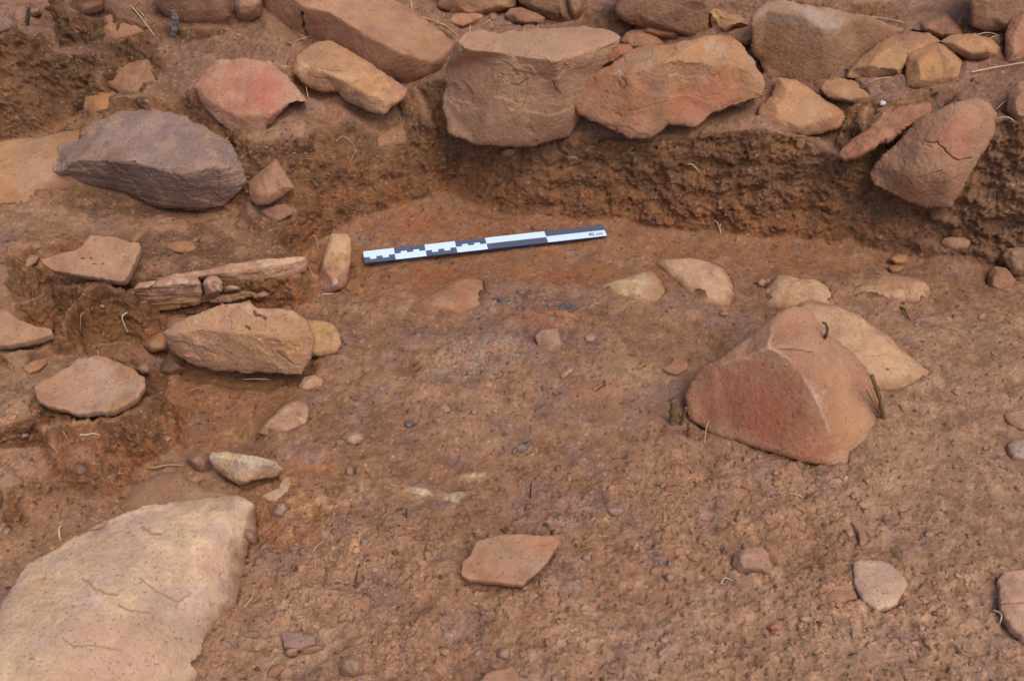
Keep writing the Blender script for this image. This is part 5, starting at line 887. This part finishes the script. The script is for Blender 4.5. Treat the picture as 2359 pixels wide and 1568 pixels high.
root('white curved sliver at the foot of the upright narrow stone', [(742, 674), (754, 677), (768, 671)], .0009, (226, 206, 196), .004)
root('root standing in the soil above the upright narrow stone', [(718, 533), (727, 548), (733, 572)], .0011, (190, 148, 106), .008)
root('root between the long cracked stone and the upright narrow stone', [(705, 606), (714, 620), (722, 634)], .001, (186, 150, 112), .012)
root('branched root climbing out of the left foreground soil', [(748, 1238), (733, 1254), (721, 1270), (727, 1292), (722, 1320)], .001, (186, 146, 112), .006)
root('small branching root right of the big pale boulder', [(583, 1350), (580, 1376), (572, 1386), (558, 1396)], .0009, STRAW, .006)
root('tiny curved straw near the rounded pinkish stone', [(1661, 1338), (1670, 1330), (1688, 1331)], .0008, WHT, .005)
root('white root left of the cracked edge sherd', [(2292, 1398), (2306, 1414), (2306, 1430)], .001, WHT, .006)
root('pale straw on the floor below the pyramid boulder', [(1810, 1132), (1832, 1137), (1856, 1142)], .001, STRAW, .005)
root('bent twig on the floor below the pyramid boulder', [(1730, 1106), (1752, 1103), (1756, 1116), (1760, 1130)], .0013, (160, 128, 100), .008, 'twig', 'twig')
root('looped pale root at the lower left side of the pyramid boulder', [(1647, 958), (1632, 970), (1626, 988), (1625, 1006)], .001, (196, 160, 120), .014)
root('dark bent twig on the bare centre of the floor', [(1396, 880), (1386, 890), (1372, 897)], .0011, DRK, .005, 'twig', 'twig')
root('little tan twig right of the flat yellowish stone', [(924, 784), (917, 794), (910, 803)], .0016, (164, 122, 80), .006, 'twig', 'twig')
root('short brown twig below the upright narrow stone', [(798, 714), (792, 721), (785, 729)], .0016, (124, 90, 58), .006, 'twig', 'twig')
root('grey brown knotty twig in the right part of the floor', [(2074, 702), (2084, 712), (2090, 726), (2106, 742)], .0022, (128, 96, 66), .006, 'twig', 'twig')
root('dry root lying across the right floor', [(2170, 745), (2200, 758), (2240, 766)], .0007, STRAW, .004)
root('bent twig standing behind the square block at the top', [(1460, 24), (1448, 32), (1437, 42), (1434, 58)], .0022, (140, 104, 66), .008, 'twig', 'twig')
stick('grey weathered stub standing near the top left corner', (398, 86), (398, 24), .0052, (116, 104, 98), mid=(404, 50), taper=1.15)
stick('thin dark stub standing beside the top left corner', (62, 62), (66, 18), .004, (88, 76, 66))
stick('thick dark cut root stub at the left foot of the pyramid boulder', (1548, 974), (1550, 922), .0052, (120, 94, 68), taper=.75)
stick('thinner cut root stub touching the left tip of the pyramid boulder', (1567, 978), (1580, 938), .0025, (120, 92, 62))
stick('short buried stub under the left side of the pyramid boulder', (1588, 1006), (1587, 978), .004, (132, 98, 68))
stick('tall cut stick at the right side of the pyramid boulder', (2036, 966), (2008, 866), .0036, (128, 96, 64), mid=(2024, 910))
stick('thin pale split stick leaning left of the tall cut stick', (2030, 950), (2008, 898), .0015, (186, 144, 96))
stick('thinnest split stick leaning at the right side of the pyramid boulder', (2028, 955), (1996, 898), .0012, (156, 120, 84))
stick('tiny dark upright stem in the foreground soil', (818, 1342), (823, 1315), .0011, (84, 62, 44))
stick('tiny dark upright stem above the foreground clods', (936, 1192), (936, 1172), .0012, (92, 68, 48))
stick('short dark stem in the middle of the lower floor', (1221, 1140), (1223, 1112), .0013, (88, 68, 50))
b_ = PZ(1903, 770, .112)
a, f_ = tube(crom([b_ + [0, .004, -.02], b_, PZ(1905, 757, .119) , PZ(1901, 746, .125), PZ(1893, 742, .125)], 24), .0024, 10, .55, 2)
tag(mesh_obj('twig', a, f_, M_ROOT, np.tile(C(92, 78, 54), (len(a), 1)) * (1 + .5 * fbm(a, 300, 2, 5))[:, None]), 'black hooked twig poking up behind the crest of the pyramid boulder', 'twig')
for ou, lb in [([(1178, 1044), (1184, 1030), (1203, 1020), (1222, 1009), (1219, 1024), (1202, 1034), (1190, 1040)], 'shiny black charcoal flake in the lower middle of the floor'),
               ([(978, 879), (1000, 874), (1026, 879), (1028, 886), (1000, 888)], 'charcoal smear below the ashy patch'),
               ([(972, 972), (995, 967), (1018, 973), (1010, 980), (985, 979)], 'longer charcoal smear in the middle of the floor'),
               ([(932, 971), (945, 968), (956, 973), (944, 978)], 'shorter charcoal smear in the middle of the floor'),
               ([(1142, 688), (1162, 682), (1188, 686), (1176, 693), (1150, 694)], 'dark charcoal streak in front of the scale bar'),
               ([(1275, 705), (1300, 698), (1335, 706), (1320, 716), (1290, 715)], 'dark burnt purple streak in front of the scale bar')]:
    slab('charcoal', lb, ou, thick=.004, dome=.001, rndz=.001, jit=.003, amp=.002, nsc=60, A=(92, 84, 84), B=(70, 64, 66), Cc=(116, 102, 98), seg=110, rings=12, cat='charcoal', lift=.0045, mat=M_STONE)

# ------------------------------------------------------------------ scale bar
M_DARK = flat_mat('bar_dark_print', (.095, .115, .165), .45, .4, .1); M_WHITE = flat_mat('bar_white_print', (.66, .82, 1.0), .5, .3, .03); M_EDGE = flat_mat('bar_edge', (.02, .045, .11), .4, .5, .1)
Lp = PZ(837.5, 592.5, .0150); Rp = PZ(1393, 530.5, .0110); ux = (Rp - Lp); BL_ = np.linalg.norm(ux); ux /= BL_
vy = np.cross([0, 0, 1.], ux); vy /= np.linalg.norm(vy); wz = np.cross(ux, vy); BW = .0305
root_e = bpy.data.objects.new('scale_bar', None); scene.collection.objects.link(root_e)
from mathutils import Matrix
o_ = Lp - vy * BW / 2
root_e.matrix_world = Matrix(((ux[0], vy[0], wz[0], o_[0]), (ux[1], vy[1], wz[1], o_[1]), (ux[2], vy[2], wz[2], o_[2]), (0, 0, 0, 1)))
tag(root_e, 'blue white and dark grey photo scale bar marked 40 cm on orange soil', 'scale bar')
bm = bmesh.new(); bmesh.ops.create_cube(bm, size=1)
for q in bm.verts: q.co = Vector(((q.co.x + .5) * BL_, (q.co.y + .5) * BW, q.co.z * .0022 - .0011))
bmesh.ops.bevel(bm, geom=bm.edges[:], offset=.0003, segments=2, affect='EDGES')
me = bpy.data.meshes.new('board'); bm.to_mesh(me); bm.free(); me.materials.append(M_EDGE); ob = bpy.data.objects.new('board', me); scene.collection.objects.link(ob); ob.parent = root_e
def cells(nm, rects, mat, h):
    vs, fs = [], []
    for (x0, x1, y0, y1) in rects:
        k = len(vs); vs += [(x0, y0, h), (x1, y0, h), (x1, y1, h), (x0, y1, h)]; fs.append((k, k + 1, k + 2, k + 3))
    o = mesh_obj(nm, vs, fs, mat, smooth=False, parent=root_e); return o
cm = BL_ / 40; e = .00035; Y0, Y1 = e, BW - e; ym = BW * .47
Wt, Dk = [], []
def X(a): return min(max(a * cm, e), BL_ - e)
def seg5(a, up):     # up: white above with teeth reaching down; else dark above, white teeth reaching up
    t = BW * .19
    if up:
        Wt.append((X(a), X(a + 5), ym, Y1))
        for k in range(5):
            if k in (1, 3): Wt.append((X(a + k), X(a + k + 1), ym - t, ym)); Dk.append((X(a + k), X(a + k + 1), Y0, ym - t))
            else: Dk.append((X(a + k), X(a + k + 1), Y0, ym))
    else:
        Wt.append((X(a), X(a + 5), Y0, ym + .0008))
        for k in range(5):
            if k in (1, 3): Wt.append((X(a + k), X(a + k + 1), ym + .0008, ym + t)); Dk.append((X(a + k), X(a + k + 1), ym + t, Y1))
            else: Dk.append((X(a + k), X(a + k + 1), ym + .0008, Y1))
seg5(0, 1); seg5(5, 0); seg5(10, 1); seg5(15, 0)
Wt.append((X(20), X(30), BW * .48, Y1)); Dk.append((X(20), X(30), Y0, BW * .48)); Wt.append((X(30), X(40), Y0, BW * .53)); Dk.append((X(30), X(40), BW * .53, Y1))
cells('white_marks', Wt, M_WHITE, .00012); cells('dark_marks', Dk, M_DARK, .00012)
tcu = bpy.data.curves.new('lettering', 'FONT'); tcu.body = '40 cm'; tcu.size = .0115; tcu.offset = .00012; tcu.materials.append(M_DARK)
to = bpy.data.objects.new('lettering', tcu); scene.collection.objects.link(to)
dg = bpy.context.evaluated_depsgraph_get(); tm = bpy.data.meshes.new_from_object(to.evaluated_get(dg)); bpy.data.objects.remove(to)
to = bpy.data.objects.new('lettering', tm); scene.collection.objects.link(to); to.parent = root_e
xs = [q.co.x for q in tm.vertices]; wtx = max(xs) - min(xs); s_ = .0238 / wtx
for q in tm.vertices: q.co = Vector(((q.co.x - min(xs)) * s_ + 37.0 * cm, q.co.y * 1.08 + BW * .13, .00028))
if not tm.materials: tm.materials.append(M_DARK)
